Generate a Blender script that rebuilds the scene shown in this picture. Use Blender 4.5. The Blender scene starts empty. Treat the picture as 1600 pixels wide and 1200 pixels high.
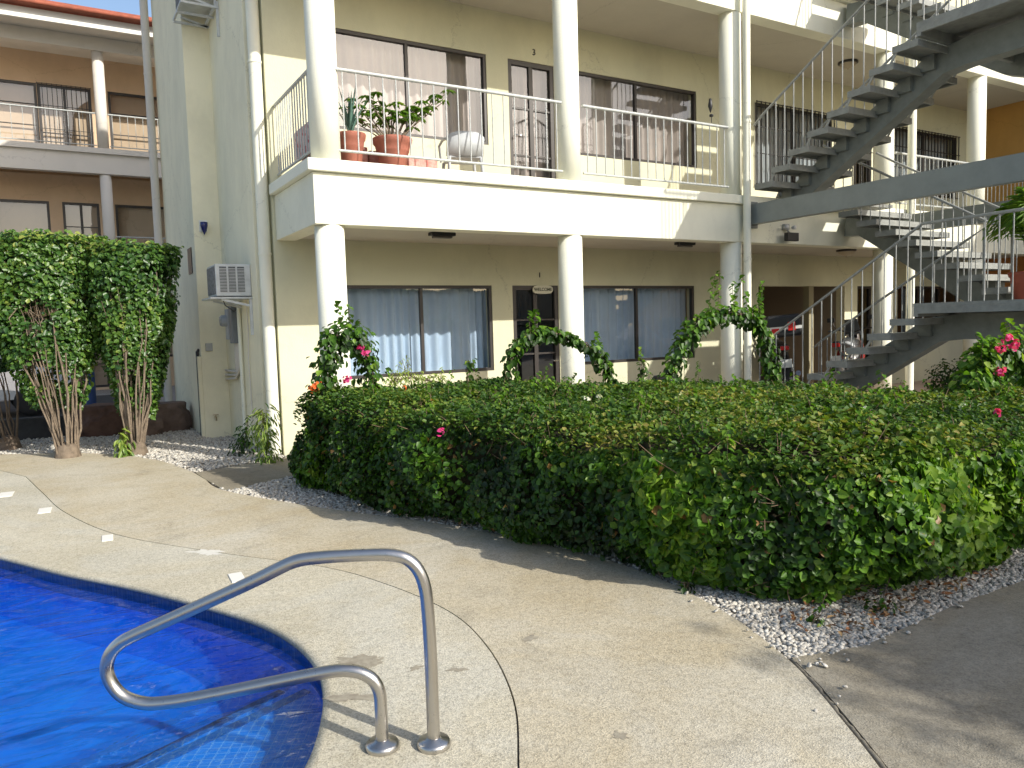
import bpy, math, random
import numpy as np
from mathutils import Vector, Matrix, noise, geometry
R = math.radians; PI = math.pi
random.seed(7); rng = np.random.default_rng(11)
S = bpy.context.scene
COL = S.collection

# ------------------------------------------------------------------ camera
cd = bpy.data.cameras.new("camera"); cam = bpy.data.objects.new("camera", cd); COL.objects.link(cam)
cd.sensor_width = 36.0; cd.lens = 36.0 * 1196 / 1600; cd.clip_start = 0.05; cd.clip_end = 2000
ax = Vector((2014, 150, -1196)).normalized(); ay = Vector((-713, 72, -1196)).normalized()
az = ax.cross(ay).normalized(); ay = az.cross(ax)
cam.matrix_world = Matrix.Translation((0, 0, 1.6)) @ Matrix((ax, ay, az)).to_4x4()
S.camera = cam
# ------------------------------------------------------------------ light
SUN = Vector((0.40, -0.917, 0.595)).normalized()          # towards the sun
el = math.asin(SUN.z); rot = math.atan2(SUN.x, SUN.y)
W = bpy.data.worlds.new("World"); S.world = W; W.use_nodes = True
nt = W.node_tree; bg = nt.nodes["Background"]
sky = nt.nodes.new("ShaderNodeTexSky"); sky.sky_type = 'NISHITA'; sky.sun_disc = False
sky.sun_elevation = el; sky.sun_rotation = rot; sky.air_density = 1.0; sky.dust_density = 2.2; sky.ozone_density = 1.0
nt.links.new(sky.outputs[0], bg.inputs[0]); bg.inputs[1].default_value = 0.15
sl = bpy.data.lights.new("sun", 'SUN'); sl.energy = 3.9; sl.angle = R(0.53); sl.color = (1.0, 0.955, 0.87)
so = bpy.data.objects.new("sun", sl); COL.objects.link(so); so.rotation_euler = SUN.to_track_quat('Z', 'Y').to_euler()
S.view_settings.view_transform = 'Standard'; S.view_settings.look = 'None'
S.view_settings.exposure = 0.5; S.view_settings.gamma = 1.0
S.cycles.max_bounces = 8; S.cycles.transparent_max_bounces = 12; S.cycles.caustics_reflective = False
S.cycles.caustics_refractive = False; S.cycles.sample_clamp_indirect = 4

# ------------------------------------------------------------------ materials
MATS = {}
def mat(name, color=(.5, .5, .5), rough=.6, metal=0., spec=.4, noise_amt=0., nscale=3., bump=0., bscale=80., col2=None, build=None, coat=0.):
    if name in MATS: return MATS[name]
    m = bpy.data.materials.new(name); m.use_nodes = True; MATS[name] = m
    N = m.node_tree.nodes; L = m.node_tree.links; P = N["Principled BSDF"]
    P.inputs["Base Color"].default_value = (*color, 1); P.inputs["Roughness"].default_value = rough
    P.inputs["Metallic"].default_value = metal; P.inputs["Specular IOR Level"].default_value = spec
    P.inputs["Coat Weight"].default_value = coat
    if build: build(N, L, P); return m
    geo = N.new("ShaderNodeNewGeometry")
    if noise_amt or col2:
        t = N.new("ShaderNodeTexNoise"); t.inputs["Scale"].default_value = nscale; t.inputs["Detail"].default_value = 7; t.inputs["Roughness"].default_value = .62
        L.new(geo.outputs["Position"], t.inputs["Vector"])
        r = N.new("ShaderNodeValToRGB"); c2 = col2 or tuple(c * (1 - noise_amt) for c in color)
        r.color_ramp.elements[0].position = .32; r.color_ramp.elements[0].color = (*c2, 1)
        r.color_ramp.elements[1].position = .62; r.color_ramp.elements[1].color = (*color, 1)
        L.new(t.outputs[0], r.inputs[0]); L.new(r.outputs[0], P.inputs["Base Color"])
    if bump:
        t2 = N.new("ShaderNodeTexNoise"); t2.inputs["Scale"].default_value = bscale; t2.inputs["Detail"].default_value = 4
        L.new(geo.outputs["Position"], t2.inputs["Vector"])
        b = N.new("ShaderNodeBump"); b.inputs["Strength"].default_value = bump; b.inputs["Distance"].default_value = .01
        L.new(t2.outputs[0], b.inputs["Height"]); L.new(b.outputs[0], P.inputs["Normal"])
    return m

def node(N, kind, **kw):
    n = N.new(kind)
    for k, v in kw.items():
        if hasattr(n, k): setattr(n, k, v)
        else: n.inputs[k.replace('_', ' ')].default_value = v
    return n

def stucco(name, c, stain=.12):
    def b(N, L, P):
        geo = N.new("ShaderNodeNewGeometry")
        mp = N.new("ShaderNodeMapping"); mp.inputs["Scale"].default_value = (.7, .7, .3)
        L.new(geo.outputs["Position"], mp.inputs["Vector"])
        n1 = node(N, "ShaderNodeTexNoise", Scale=2.2, Detail=8, Roughness=.65); L.new(mp.outputs[0], n1.inputs["Vector"])
        n3 = node(N, "ShaderNodeTexNoise", Scale=1.1, Detail=9, Roughness=.7); L.new(geo.outputs["Position"], n3.inputs["Vector"])
        mu = node(N, "ShaderNodeMath", operation='MULTIPLY'); L.new(n1.outputs[0], mu.inputs[0]); L.new(n3.outputs[0], mu.inputs[1])
        r = N.new("ShaderNodeValToRGB"); r.color_ramp.elements[0].position = .14; r.color_ramp.elements[1].position = .3
        r.color_ramp.elements[0].color = (*(x * (1 - stain) for x in c), 1); r.color_ramp.elements[1].color = (*c, 1)
        L.new(mu.outputs[0], r.inputs[0]); L.new(r.outputs[0], P.inputs["Base Color"])
        n2 = node(N, "ShaderNodeTexNoise", Scale=55, Detail=5, Roughness=.6); L.new(geo.outputs["Position"], n2.inputs["Vector"])
        n4 = node(N, "ShaderNodeTexNoise", Scale=6, Detail=3); L.new(geo.outputs["Position"], n4.inputs["Vector"])
        ad = node(N, "ShaderNodeMath", operation='ADD'); L.new(n2.outputs[0], ad.inputs[0]); L.new(n4.outputs[0], ad.inputs[1])
        nd = node(N, "ShaderNodeTexNoise", Scale=1.7, Detail=6, Roughness=.8); L.new(geo.outputs["Position"], nd.inputs["Vector"])
        vc = node(N, "ShaderNodeTexVoronoi", Scale=.45, feature='DISTANCE_TO_EDGE'); va = node(N, "ShaderNodeMix", data_type='VECTOR'); va.inputs[0].default_value = .35
        L.new(geo.outputs["Position"], va.inputs[4]); L.new(nd.outputs["Color"], va.inputs[5]); L.new(va.outputs[1], vc.inputs["Vector"])
        ck = node(N, "ShaderNodeMapRange"); ck.inputs[1].default_value = .0; ck.inputs[2].default_value = .0022; ck.inputs[3].default_value = .72; ck.inputs[4].default_value = 1; L.new(vc.outputs["Distance"], ck.inputs[0])
        mc = node(N, "ShaderNodeMix", data_type='RGBA', blend_type='MULTIPLY'); mc.inputs[0].default_value = 1; L.new(r.outputs[0], mc.inputs[6]); L.new(ck.outputs[0], mc.inputs[7]); L.new(mc.outputs[2], P.inputs["Base Color"])
        bp = node(N, "ShaderNodeBump", Strength=.3, Distance=.008); L.new(ad.outputs[0], bp.inputs["Height"]); L.new(bp.outputs[0], P.inputs["Normal"])
    return mat(name, c, .85, spec=.2, build=b)

def concrete(name, c, c2, speck, wear=.5):
    """exposed aggregate deck: fine speckle, broad stains, small cracks"""
    def b(N, L, P):
        geo = N.new("ShaderNodeNewGeometry")
        n1 = node(N, "ShaderNodeTexNoise", Scale=.9, Detail=9, Roughness=.66); L.new(geo.outputs["Position"], n1.inputs["Vector"])
        r1 = N.new("ShaderNodeValToRGB"); r1.color_ramp.elements[0].position = .34; r1.color_ramp.elements[1].position = .62
        r1.color_ramp.elements[0].color = (*c2, 1); r1.color_ramp.elements[1].color = (*c, 1); L.new(n1.outputs[0], r1.inputs[0])
        v = node(N, "ShaderNodeTexVoronoi", Scale=150); L.new(geo.outputs["Position"], v.inputs["Vector"])
        bw = N.new("ShaderNodeSeparateColor"); L.new(v.outputs["Color"], bw.inputs[0])
        r2 = N.new("ShaderNodeValToRGB"); e = r2.color_ramp.elements
        e[0].position = 0.; e[0].color = (1 - speck, 1 - speck, 1 - speck * .95, 1); e[1].position = .55; e[1].color = (1, 1, 1, 1)
        e2 = e.new(.95); e2.color = (1 + speck * .35,) * 3 + (1,)
        L.new(bw.outputs[0], r2.inputs[0])
        m1 = node(N, "ShaderNodeMix", data_type='RGBA', blend_type='MULTIPLY'); m1.inputs[0].default_value = 1
        L.new(r1.outputs[0], m1.inputs[6]); L.new(r2.outputs[0], m1.inputs[7])
        # dark worn patches
        n3 = node(N, "ShaderNodeTexNoise", Scale=2.3, Detail=10, Roughness=.75, Distortion=.6); L.new(geo.outputs["Position"], n3.inputs["Vector"])
        r3 = N.new("ShaderNodeValToRGB"); r3.color_ramp.elements[0].position = .3; r3.color_ramp.elements[1].position = .47
        r3.color_ramp.elements[0].color = (1 - wear,) * 3 + (1,); r3.color_ramp.elements[1].color = (1, 1, 1, 1); L.new(n3.outputs[0], r3.inputs[0])
        n5 = node(N, "ShaderNodeTexNoise", Scale=28, Detail=6, Roughness=.7); L.new(geo.outputs["Position"], n5.inputs["Vector"])
        r5 = N.new("ShaderNodeValToRGB"); r5.color_ramp.elements[0].position = .33; r5.color_ramp.elements[1].position = .55
        r5.color_ramp.elements[0].color = (.82, .81, .79, 1); r5.color_ramp.elements[1].color = (1, 1, 1, 1); L.new(n5.outputs[0], r5.inputs[0])
        m2 = node(N, "ShaderNodeMix", data_type='RGBA', blend_type='MULTIPLY'); m2.inputs[0].default_value = 1
        L.new(m1.outputs[2], m2.inputs[6]); L.new(r3.outputs[0], m2.inputs[7])
        n7 = node(N, "ShaderNodeTexNoise", Scale=.55, Detail=5, Roughness=.6, Distortion=1.2); L.new(geo.outputs["Position"], n7.inputs["Vector"])
        r7 = N.new("ShaderNodeValToRGB"); e7 = r7.color_ramp.elements; e7[0].position = .42; e7[0].color = (1, 1, 1, 1); e7[1].position = .60; e7[1].color = (1, .97, .90, 1)
        a7 = e7.new(.50); a7.color = (.96, .90, .78, 1); L.new(n7.outputs[0], r7.inputs[0])
        m7 = node(N, "ShaderNodeMix", data_type='RGBA', blend_type='MULTIPLY'); m7.inputs[0].default_value = .5; L.new(m2.outputs[2], m7.inputs[6]); L.new(r7.outputs[0], m7.inputs[7]); m2 = m7
        m3 = node(N, "ShaderNodeMix", data_type='RGBA', blend_type='MULTIPLY'); m3.inputs[0].default_value = 1
        L.new(m2.outputs[2], m3.inputs[6]); L.new(r5.outputs[0], m3.inputs[7])
        L.new(m3.outputs[2], P.inputs["Base Color"])
        bp = node(N, "ShaderNodeBump", Strength=.5, Distance=.003); L.new(v.outputs["Distance"], bp.inputs["Height"])
        bp2 = node(N, "ShaderNodeBump", Strength=.4, Distance=.02); L.new(n3.outputs[0], bp2.inputs["Height"]); L.new(bp.outputs[0], bp2.inputs["Normal"])
        L.new(bp2.outputs[0], P.inputs["Normal"])
    return mat(name, c, .85, spec=.25, build=b)

def leafmat(name, stops, trans=.3, rough=.42, spec=.45):
    def b(N, L, P):
        a = node(N, "ShaderNodeAttribute", attribute_name="tone")
        r = N.new("ShaderNodeValToRGB"); e = r.color_ramp.elements
        e[0].position = stops[0][0]; e[0].color = (*stops[0][1], 1); e[1].position = stops[-1][0]; e[1].color = (*stops[-1][1], 1)
        for p, c in stops[1:-1]:
            x = e.new(p); x.color = (*c, 1)
        L.new(a.outputs["Fac"], r.inputs[0]); L.new(r.outputs[0], P.inputs["Base Color"])
        tr = N.new("ShaderNodeBsdfTranslucent")
        g = node(N, "ShaderNodeMix", data_type='RGBA', blend_type='MULTIPLY'); g.inputs[0].default_value = 1; g.inputs[7].default_value = (1.5, 1.6, .7, 1)
        L.new(r.outputs[0], g.inputs[6]); L.new(g.outputs[2], tr.inputs[0])
        mx = N.new("ShaderNodeMixShader"); mx.inputs[0].default_value = trans
        L.new(P.outputs[0], mx.inputs[1]); L.new(tr.outputs[0], mx.inputs[2]); L.new(mx.outputs[0], N["Material Output"].inputs[0])
    return mat(name, rough=rough, spec=spec, build=b)

def schlick(N, L, f0, nrm=None):
    # reflectance that is the same from both sides, so daylight passes out as it passes in
    geo = N.new("ShaderNodeNewGeometry"); d = node(N, "ShaderNodeVectorMath", operation='DOT_PRODUCT'); L.new(geo.outputs["Incoming"], d.inputs[0]); L.new(nrm or geo.outputs["Normal"], d.inputs[1])
    a = node(N, "ShaderNodeMath", operation='ABSOLUTE'); L.new(d.outputs["Value"], a.inputs[0])
    o = node(N, "ShaderNodeMath", operation='SUBTRACT', use_clamp=True); o.inputs[0].default_value = 1; L.new(a.outputs[0], o.inputs[1])
    p = node(N, "ShaderNodeMath", operation='POWER'); p.inputs[1].default_value = 5; L.new(o.outputs[0], p.inputs[0])
    m = node(N, "ShaderNodeMath", operation='MULTIPLY_ADD'); m.inputs[1].default_value = 1 - f0; m.inputs[2].default_value = f0; L.new(p.outputs[0], m.inputs[0]); return m
def glassmat(name, tint, refl=.0):
    def b(N, L, P):
        tr = N.new("ShaderNodeBsdfTransparent"); tr.inputs[0].default_value = (*tint, 1)
        gl = N.new("ShaderNodeBsdfGlossy"); gl.inputs["Roughness"].default_value = .015; gl.inputs[0].default_value = (.95, .97, 1, 1)
        geo = N.new("ShaderNodeNewGeometry")
        nz = node(N, "ShaderNodeTexNoise", Scale=1.3, Detail=1); L.new(geo.outputs["Position"], nz.inputs["Vector"])
        bp = node(N, "ShaderNodeBump", Strength=.05, Distance=.05); L.new(nz.outputs[0], bp.inputs["Height"]); L.new(bp.outputs[0], gl.inputs["Normal"])
        fr = schlick(N, L, .043)
        ad = node(N, "ShaderNodeMath", operation='MULTIPLY_ADD', use_clamp=True); ad.inputs[1].default_value = 1.3; ad.inputs[2].default_value = refl
        L.new(fr.outputs[0], ad.inputs[0])
        mx = N.new("ShaderNodeMixShader"); L.new(ad.outputs[0], mx.inputs[0]); L.new(tr.outputs[0], mx.inputs[1]); L.new(gl.outputs[0], mx.inputs[2])
        L.new(mx.outputs[0], N["Material Output"].inputs[0])
    return mat(name, build=b)

def watermat():
    def b(N, L, P):
        geo = N.new("ShaderNodeNewGeometry")
        mp = N.new("ShaderNodeMapping"); mp.inputs["Rotation"].default_value = (0, 0, .5); mp.inputs["Scale"].default_value = (1, 2.2, 1); L.new(geo.outputs["Position"], mp.inputs[0])
        n1 = node(N, "ShaderNodeTexNoise", Scale=2.2, Detail=3, Roughness=.5, Distortion=.8); L.new(mp.outputs[0], n1.inputs["Vector"])
        n2 = node(N, "ShaderNodeTexNoise", Scale=9, Detail=2); L.new(mp.outputs[0], n2.inputs["Vector"])
        ad = node(N, "ShaderNodeMath", operation='MULTIPLY_ADD'); ad.inputs[1].default_value = .12; L.new(n2.outputs[0], ad.inputs[0]); L.new(n1.outputs[0], ad.inputs[2])
        bp = node(N, "ShaderNodeBump", Strength=.5, Distance=.06); L.new(ad.outputs[0], bp.inputs["Height"])
        tr = N.new("ShaderNodeBsdfRefraction"); tr.inputs["IOR"].default_value = 1.2; tr.inputs[0].default_value = (.8, .95, 1, 1); L.new(bp.outputs[0], tr.inputs["Normal"])
        tp = N.new("ShaderNodeBsdfTransparent"); tp.inputs[0].default_value = (.80, .95, 1, 1)
        m0 = N.new("ShaderNodeMixShader"); m0.inputs[0].default_value = .6; L.new(tr.outputs[0], m0.inputs[1]); L.new(tp.outputs[0], m0.inputs[2])
        gl = N.new("ShaderNodeBsdfGlossy"); gl.inputs["Roughness"].default_value = .02; L.new(bp.outputs[0], gl.inputs["Normal"])
        fr = schlick(N, L, .022, bp.outputs[0])
        mx = N.new("ShaderNodeMixShader"); L.new(fr.outputs[0], mx.inputs[0]); L.new(m0.outputs[0], mx.inputs[1]); L.new(gl.outputs[0], mx.inputs[2])
        L.new(mx.outputs[0], N["Material Output"].inputs[0])
    return mat("pool_water", build=b)

def tilemat(name, c, c2, grout, size, rot=.0):
    def b(N, L, P):
        geo = N.new("ShaderNodeNewGeometry")
        mp = N.new("ShaderNodeMapping"); mp.inputs["Rotation"].default_value = (0, 0, rot); L.new(geo.outputs["Position"], mp.inputs[0])
        sx = N.new("ShaderNodeSeparateXYZ"); L.new(mp.outputs[0], sx.inputs[0])
        outs = []
        for i in range(3):
            d = node(N, "ShaderNodeMath", operation='DIVIDE'); d.inputs[1].default_value = size; L.new(sx.outputs[i], d.inputs[0])
            f = node(N, "ShaderNodeMath", operation='FRACT'); L.new(d.outputs[0], f.inputs[0])
            g = node(N, "ShaderNodeMath", operation='LESS_THAN'); g.inputs[1].default_value = .09; L.new(f.outputs[0], g.inputs[0])
            outs.append(g)
        mxx = node(N, "ShaderNodeMath", operation='MAXIMUM'); L.new(outs[0].outputs[0], mxx.inputs[0]); L.new(outs[1].outputs[0], mxx.inputs[1])
        # snapped cell noise for tile to tile variation
        sn = node(N, "ShaderNodeVectorMath", operation='SNAP'); sn.inputs[1].default_value = (size,) * 3; L.new(mp.outputs[0], sn.inputs[0])
        wn = N.new("ShaderNodeTexWhiteNoise"); L.new(sn.outputs[0], wn.inputs["Vector"])
        n1 = node(N, "ShaderNodeTexNoise", Scale=.8, Detail=5); L.new(geo.outputs["Position"], n1.inputs["Vector"])
        av = node(N, "ShaderNodeMath", operation='MULTIPLY_ADD'); av.inputs[1].default_value = .35; L.new(wn.outputs["Value"], av.inputs[0]); L.new(n1.outputs[0], av.inputs[2])
        r = N.new("ShaderNodeValToRGB"); r.color_ramp.elements[0].position = .4; r.color_ramp.elements[1].position = .85
        r.color_ramp.elements[0].color = (*c, 1); r.color_ramp.elements[1].color = (*c2, 1); L.new(av.outputs[0], r.inputs[0])
        m = node(N, "ShaderNodeMix", data_type='RGBA'); m.inputs[7].default_value = (*grout, 1)
        L.new(mxx.outputs[0], m.inputs[0]); L.new(r.outputs[0], m.inputs[6]); L.new(m.outputs[2], P.inputs["Base Color"])
    return mat(name, c, .35, build=b)

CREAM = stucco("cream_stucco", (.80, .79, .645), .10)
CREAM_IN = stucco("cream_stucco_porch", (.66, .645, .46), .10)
TRIM = stucco("cream_trim", (.82, .815, .68), .07)
SIDE = stucco("cream_side_wall", (.88, .83, .62), .12)
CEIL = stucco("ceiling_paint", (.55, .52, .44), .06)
PEACH = stucco("peach_stucco", (.66, .48, .32), .1)
OCHRE = stucco("ochre_stucco", (.58, .33, .10), .1)
GREYTRIM = stucco("grey_cream_trim", (.66, .62, .55), .06)
DECK_IN = concrete("pool_deck_aggregate", (.56, .53, .435), (.49, .46, .365), .30, .14)
DECK_OUT = concrete("walkway_aggregate", (.54, .50, .40), (.46, .40, .28), .28, .24)
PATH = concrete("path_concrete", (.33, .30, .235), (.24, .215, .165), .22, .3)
PORCH = mat("porch_tile", (.55, .42, .33), .6, noise_amt=.2, nscale=4)
STEEL = mat("steel_paint_grey", (.21, .23, .215), .5, spec=.45, noise_amt=.25, nscale=6, bump=.15, bscale=30)
TREAD = mat("tread_paint_grey", (.30, .31, .29), .6, noise_amt=.25, nscale=9, bump=.2, bscale=60)
RAILP = mat("railing_paint", (.47, .49, .47), .42, spec=.5, noise_amt=.25, nscale=20)
STAIRRAIL = mat("stair_rail_paint", (.36, .37, .35), .42, spec=.5, noise_amt=.25, nscale=20)
WHITEP = mat("white_paint", (.78, .78, .72), .5, noise_amt=.06)
BRONZE = mat("bronze_frame", (.035, .03, .027), .4, spec=.5)
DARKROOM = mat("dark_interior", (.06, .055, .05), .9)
GLASS = glassmat("window_glass", (.85, .88, .90), .03)
GLASSD = glassmat("dark_window_glass", (.35, .38, .40), .03)
CURT_W = mat("curtain_blue_white", (.52, .64, .78), .9, noise_amt=.12, nscale=2)
CURT_B = mat("curtain_beige", (.50, .42, .37), .9, noise_amt=.15, nscale=2)
CURT_S = mat("curtain_silver", (.50, .53, .53), .9, noise_amt=.15, nscale=2)
def steelbuild(N, L, P):
    geo = N.new("ShaderNodeNewGeometry")
    n = node(N, "ShaderNodeTexNoise", Scale=40, Detail=6, Roughness=.7); L.new(geo.outputs["Position"], n.inputs["Vector"])
    r = node(N, "ShaderNodeMapRange"); r.inputs[1].default_value = .3; r.inputs[2].default_value = .7; r.inputs[3].default_value = .26; r.inputs[4].default_value = .34
    L.new(n.outputs[0], r.inputs[0]); L.new(r.outputs[0], P.inputs["Roughness"])
    bp = node(N, "ShaderNodeBump", Strength=.01, Distance=.001); L.new(n.outputs[0], bp.inputs["Height"]); L.new(bp.outputs[0], P.inputs["Normal"])
STAINLESS = mat("stainless_steel", (.52, .50, .47), .3, metal=1., build=steelbuild)
TERRA = mat("terracotta", (.34, .12, .08), .75, noise_amt=.25, nscale=9)
REDTILE = mat("red_roof_tile", (.36, .105, .06), .8, noise_amt=.35, nscale=5)
BRICKRED = mat("pink_red_brick", (.50, .18, .15), .8, col2=(.62, .40, .34), nscale=14)
BARK = mat("pale_bark", (.20, .155, .11), .85, noise_amt=.45, nscale=18, bump=.5, bscale=60)
BARKD = mat("dark_bark", (.16, .12, .085), .9, noise_amt=.4, nscale=15, bump=.5, bscale=60)
TWIG = mat("dry_twig", (.20, .135, .085), .9, noise_amt=.3, nscale=20)
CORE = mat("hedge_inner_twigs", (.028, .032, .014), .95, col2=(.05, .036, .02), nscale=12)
SOIL = mat("gravel_bed", (.42, .40, .37), .95, col2=(.20, .17, .13), nscale=30, bump=1, bscale=90)
LITTER = mat("dry_leaf", (.28, .12, .05), .8, noise_amt=.4, nscale=30)
PEB = mat("white_pebble", (.63, .60, .53), .75, col2=(.20, .175, .14), nscale=40)
ROCK = mat("brown_rock", (.17, .12, .095), .9, noise_amt=.5, nscale=4, bump=.8, bscale=12)
ASPH = mat("asphalt", (.07, .07, .07), .9, noise_amt=.3, nscale=5, bump=.4, bscale=60)
BLACKP = mat("black_plastic", (.018, .018, .018), .45, spec=.5)
RUBBER = mat("rubber", (.02, .02, .02), .8)
REDP = mat("red_reflector", (.6, .02, .015), .25, spec=.6)
SILVERP = mat("silver_paint", (.55, .57, .58), .25, spec=.6, coat=.6)
CHROME = mat("chrome", (.75, .75, .75), .12, metal=1.)
GREYPL = mat("grey_plastic", (.42, .44, .45), .55, noise_amt=.1)
ACW = mat("aged_white_enamel", (.60, .62, .61), .5, noise_amt=.2, nscale=8)
FIN = mat("dark_grille", (.12, .125, .13), .6, noise_amt=.4, nscale=40)
BLUEP = mat("blue_glass", (.01, .015, .12), .15, spec=.7)
WATER = watermat()
POOLT = tilemat("pool_tile", (.004, .17, .86), (.008, .26, .97), (.01, .24, .95), .10, .5)
STEPT = tilemat("pool_step_tile", (.008, .20, .82), (.02, .28, .95), (.28, .52, .95), .045, .5)
LINET = tilemat("waterline_mosaic", (.006, .02, .10), (.02, .06, .22), (.09, .12, .2), .025, 0)
LEAF_H = leafmat("hedge_leaf", [(0., (.012, .035, .008)), (.35, (.03, .08, .012)), (.6, (.075, .15, .018)), (.82, (.17, .22, .03)), (1., (.30, .26, .07))], .3, .5, .3)
LEAF_V = leafmat("vine_leaf", [(0., (.014, .032, .006)), (.4, (.035, .095, .010)), (.75, (.12, .25, .02)), (.92, (.24, .34, .04)), (1., (.30, .17, .06))], .34, .45, .35)
LEAF_B = leafmat("round_leaf", [(0., (.014, .045, .016)), (.5, (.045, .11, .02)), (.85, (.11, .20, .03)), (1., (.24, .28, .06))], .22, .38, .45)
LEAF_Y = leafmat("pale_leaf", [(0., (.10, .19, .03)), (1., (.35, .42, .08))])
LEAF_T = leafmat("tree_leaf", [(0., (.02, .05, .012)), (1., (.07, .13, .03))])
ALOE = mat("aloe_leaf", (.10, .19, .15), .4, noise_amt=.25, nscale=20)
PETAL_P = leafmat("pink_petal", [(0., (.55, .02, .16)), (1., (.80, .10, .33))], .35, .6)
PETAL_O = leafmat("orange_petal", [(0., (.75, .10, .02)), (1., (.95, .30, .08))], .35, .6)
PETAL_W = leafmat("white_petal", [(0., (.75, .75, .62)), (1., (.9, .9, .85))], .35, .6)
WET = mat("damp_stain", (.36, .325, .25), .55, col2=(.24, .21, .16), nscale=28)
PALEMARK = mat("pale_marker", (.74, .72, .66), .6)

# ------------------------------------------------------------------ mesh helpers
class MB:
    def __init__(s): s.v = []; s.f = []; s.sm = []
    def add(s, v, f, smooth=False):
        o = len(s.v); s.v += [tuple(p) for p in v]; s.f += [tuple(i + o for i in q) for q in f]; s.sm += [smooth] * len(f); return s
    def box(s, x0, x1, y0, y1, z0, z1):
        v = [(x, y, z) for z in (z0, z1) for y in (y0, y1) for x in (x0, x1)]
        return s.add(v, [(0, 2, 3, 1), (4, 5, 7, 6), (0, 1, 5, 4), (2, 6, 7, 3), (0, 4, 6, 2), (1, 3, 7, 5)])
    def obox(s, M, sx, sy, sz):
        v = [M @ Vector((x * sx, y * sy, z * sz)) for z in (-.5, .5) for y in (-.5, .5) for x in (-.5, .5)]
        return s.add(v, [(0, 2, 3, 1), (4, 5, 7, 6), (0, 1, 5, 4), (2, 6, 7, 3), (0, 4, 6, 2), (1, 3, 7, 5)])
    def bar(s, a, b, w, h):
        a = Vector(a); b = Vector(b); d = b - a; L = d.length; d.normalize()
        up = Vector((0, 0, 1)) if abs(d.z) < .99 else Vector((0, 1, 0))
        x = d.cross(up).normalized(); u = x.cross(d)
        M = Matrix((x, d, u)).transposed().to_4x4(); M.translation = (a + b) / 2
        return s.obox(M, w, L, h)
    def tube(s, pts, r, n=8, cap=True):
        pts = [Vector(p) for p in pts]; k = len(pts)
        rr = r if isinstance(r, (list, tuple)) else [r] * k
        T = []
        for i in range(k):
            a = pts[max(i - 1, 0)]; b = pts[min(i + 1, k - 1)]; T.append((b - a).normalized())
        up = Vector((0, 0, 1)) if abs(T[0].z) < .95 else Vector((1, 0, 0))
        nx = T[0].cross(up).normalized(); v = []
        for i in range(k):
            nx = (nx - T[i] * nx.dot(T[i])).normalized(); ny = T[i].cross(nx)
            for j in range(n):
                a = 2 * PI * j / n; v.append(pts[i] + (nx * math.cos(a) + ny * math.sin(a)) * rr[i])
        f = [(i * n + j, i * n + (j + 1) % n, (i + 1) * n + (j + 1) % n, (i + 1) * n + j) for i in range(k - 1) for j in range(n)]
        s.add(v, f, True)
        if cap:
            s.add([v[j] for j in range(n)], [tuple(range(n))][::1]); s.add([v[(k - 1) * n + j] for j in range(n)], [tuple(range(n))])
        return s
    def lathe(s, prof, c=(0, 0, 0), n=20, M=None):
        v = []
        for r, z in prof:
            for j in range(n):
                a = 2 * PI * j / n; p = Vector((r * math.cos(a), r * math.sin(a), z))
                p = (M @ p) if M else p + Vector(c); v.append(p)
        k = len(prof)
        return s.add(v, [(i * n + j, i * n + (j + 1) % n, (i + 1) * n + (j + 1) % n, (i + 1) * n + j) for i in range(k - 1) for j in range(n)], True)
    def prism(s, poly, z0, z1):
        n = len(poly); tri = geometry.tessellate_polygon([[Vector((p[0], p[1], 0)) for p in poly]])
        v = [(p[0], p[1], z0) for p in poly] + [(p[0], p[1], z1) for p in poly]
        f = [(a, b, c) for a, b, c in tri] + [(a + n, b + n, c + n) for a, b, c in tri] + [(i, (i + 1) % n, (i + 1) % n + n, i + n) for i in range(n)]
        return s.add(v, f)
    def build(s, name, m, parent=None, smooth=None, bevel=0.):
        me = bpy.data.meshes.new(name); me.from_pydata(s.v, [], s.f)
        if bevel or True:
            import bmesh
            bm = bmesh.new(); bm.from_mesh(me); bmesh.ops.recalc_face_normals(bm, faces=bm.faces); bm.to_mesh(me); bm.free()
        me.polygons.foreach_set('use_smooth', s.sm if smooth is None else [smooth] * len(s.f))
        me.materials.append(m); o = bpy.data.objects.new(name, me); COL.objects.link(o)
        if parent is not None: o.parent = parent; o.matrix_parent_inverse = parent.matrix_world.inverted() if False else Matrix.Translation(-parent.location) if parent.parent is None else Matrix()
        if bevel:
            b = o.modifiers.new("bevel", 'BEVEL'); b.width = bevel; b.segments = 2; b.limit_method = 'ANGLE'
        return o

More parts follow.
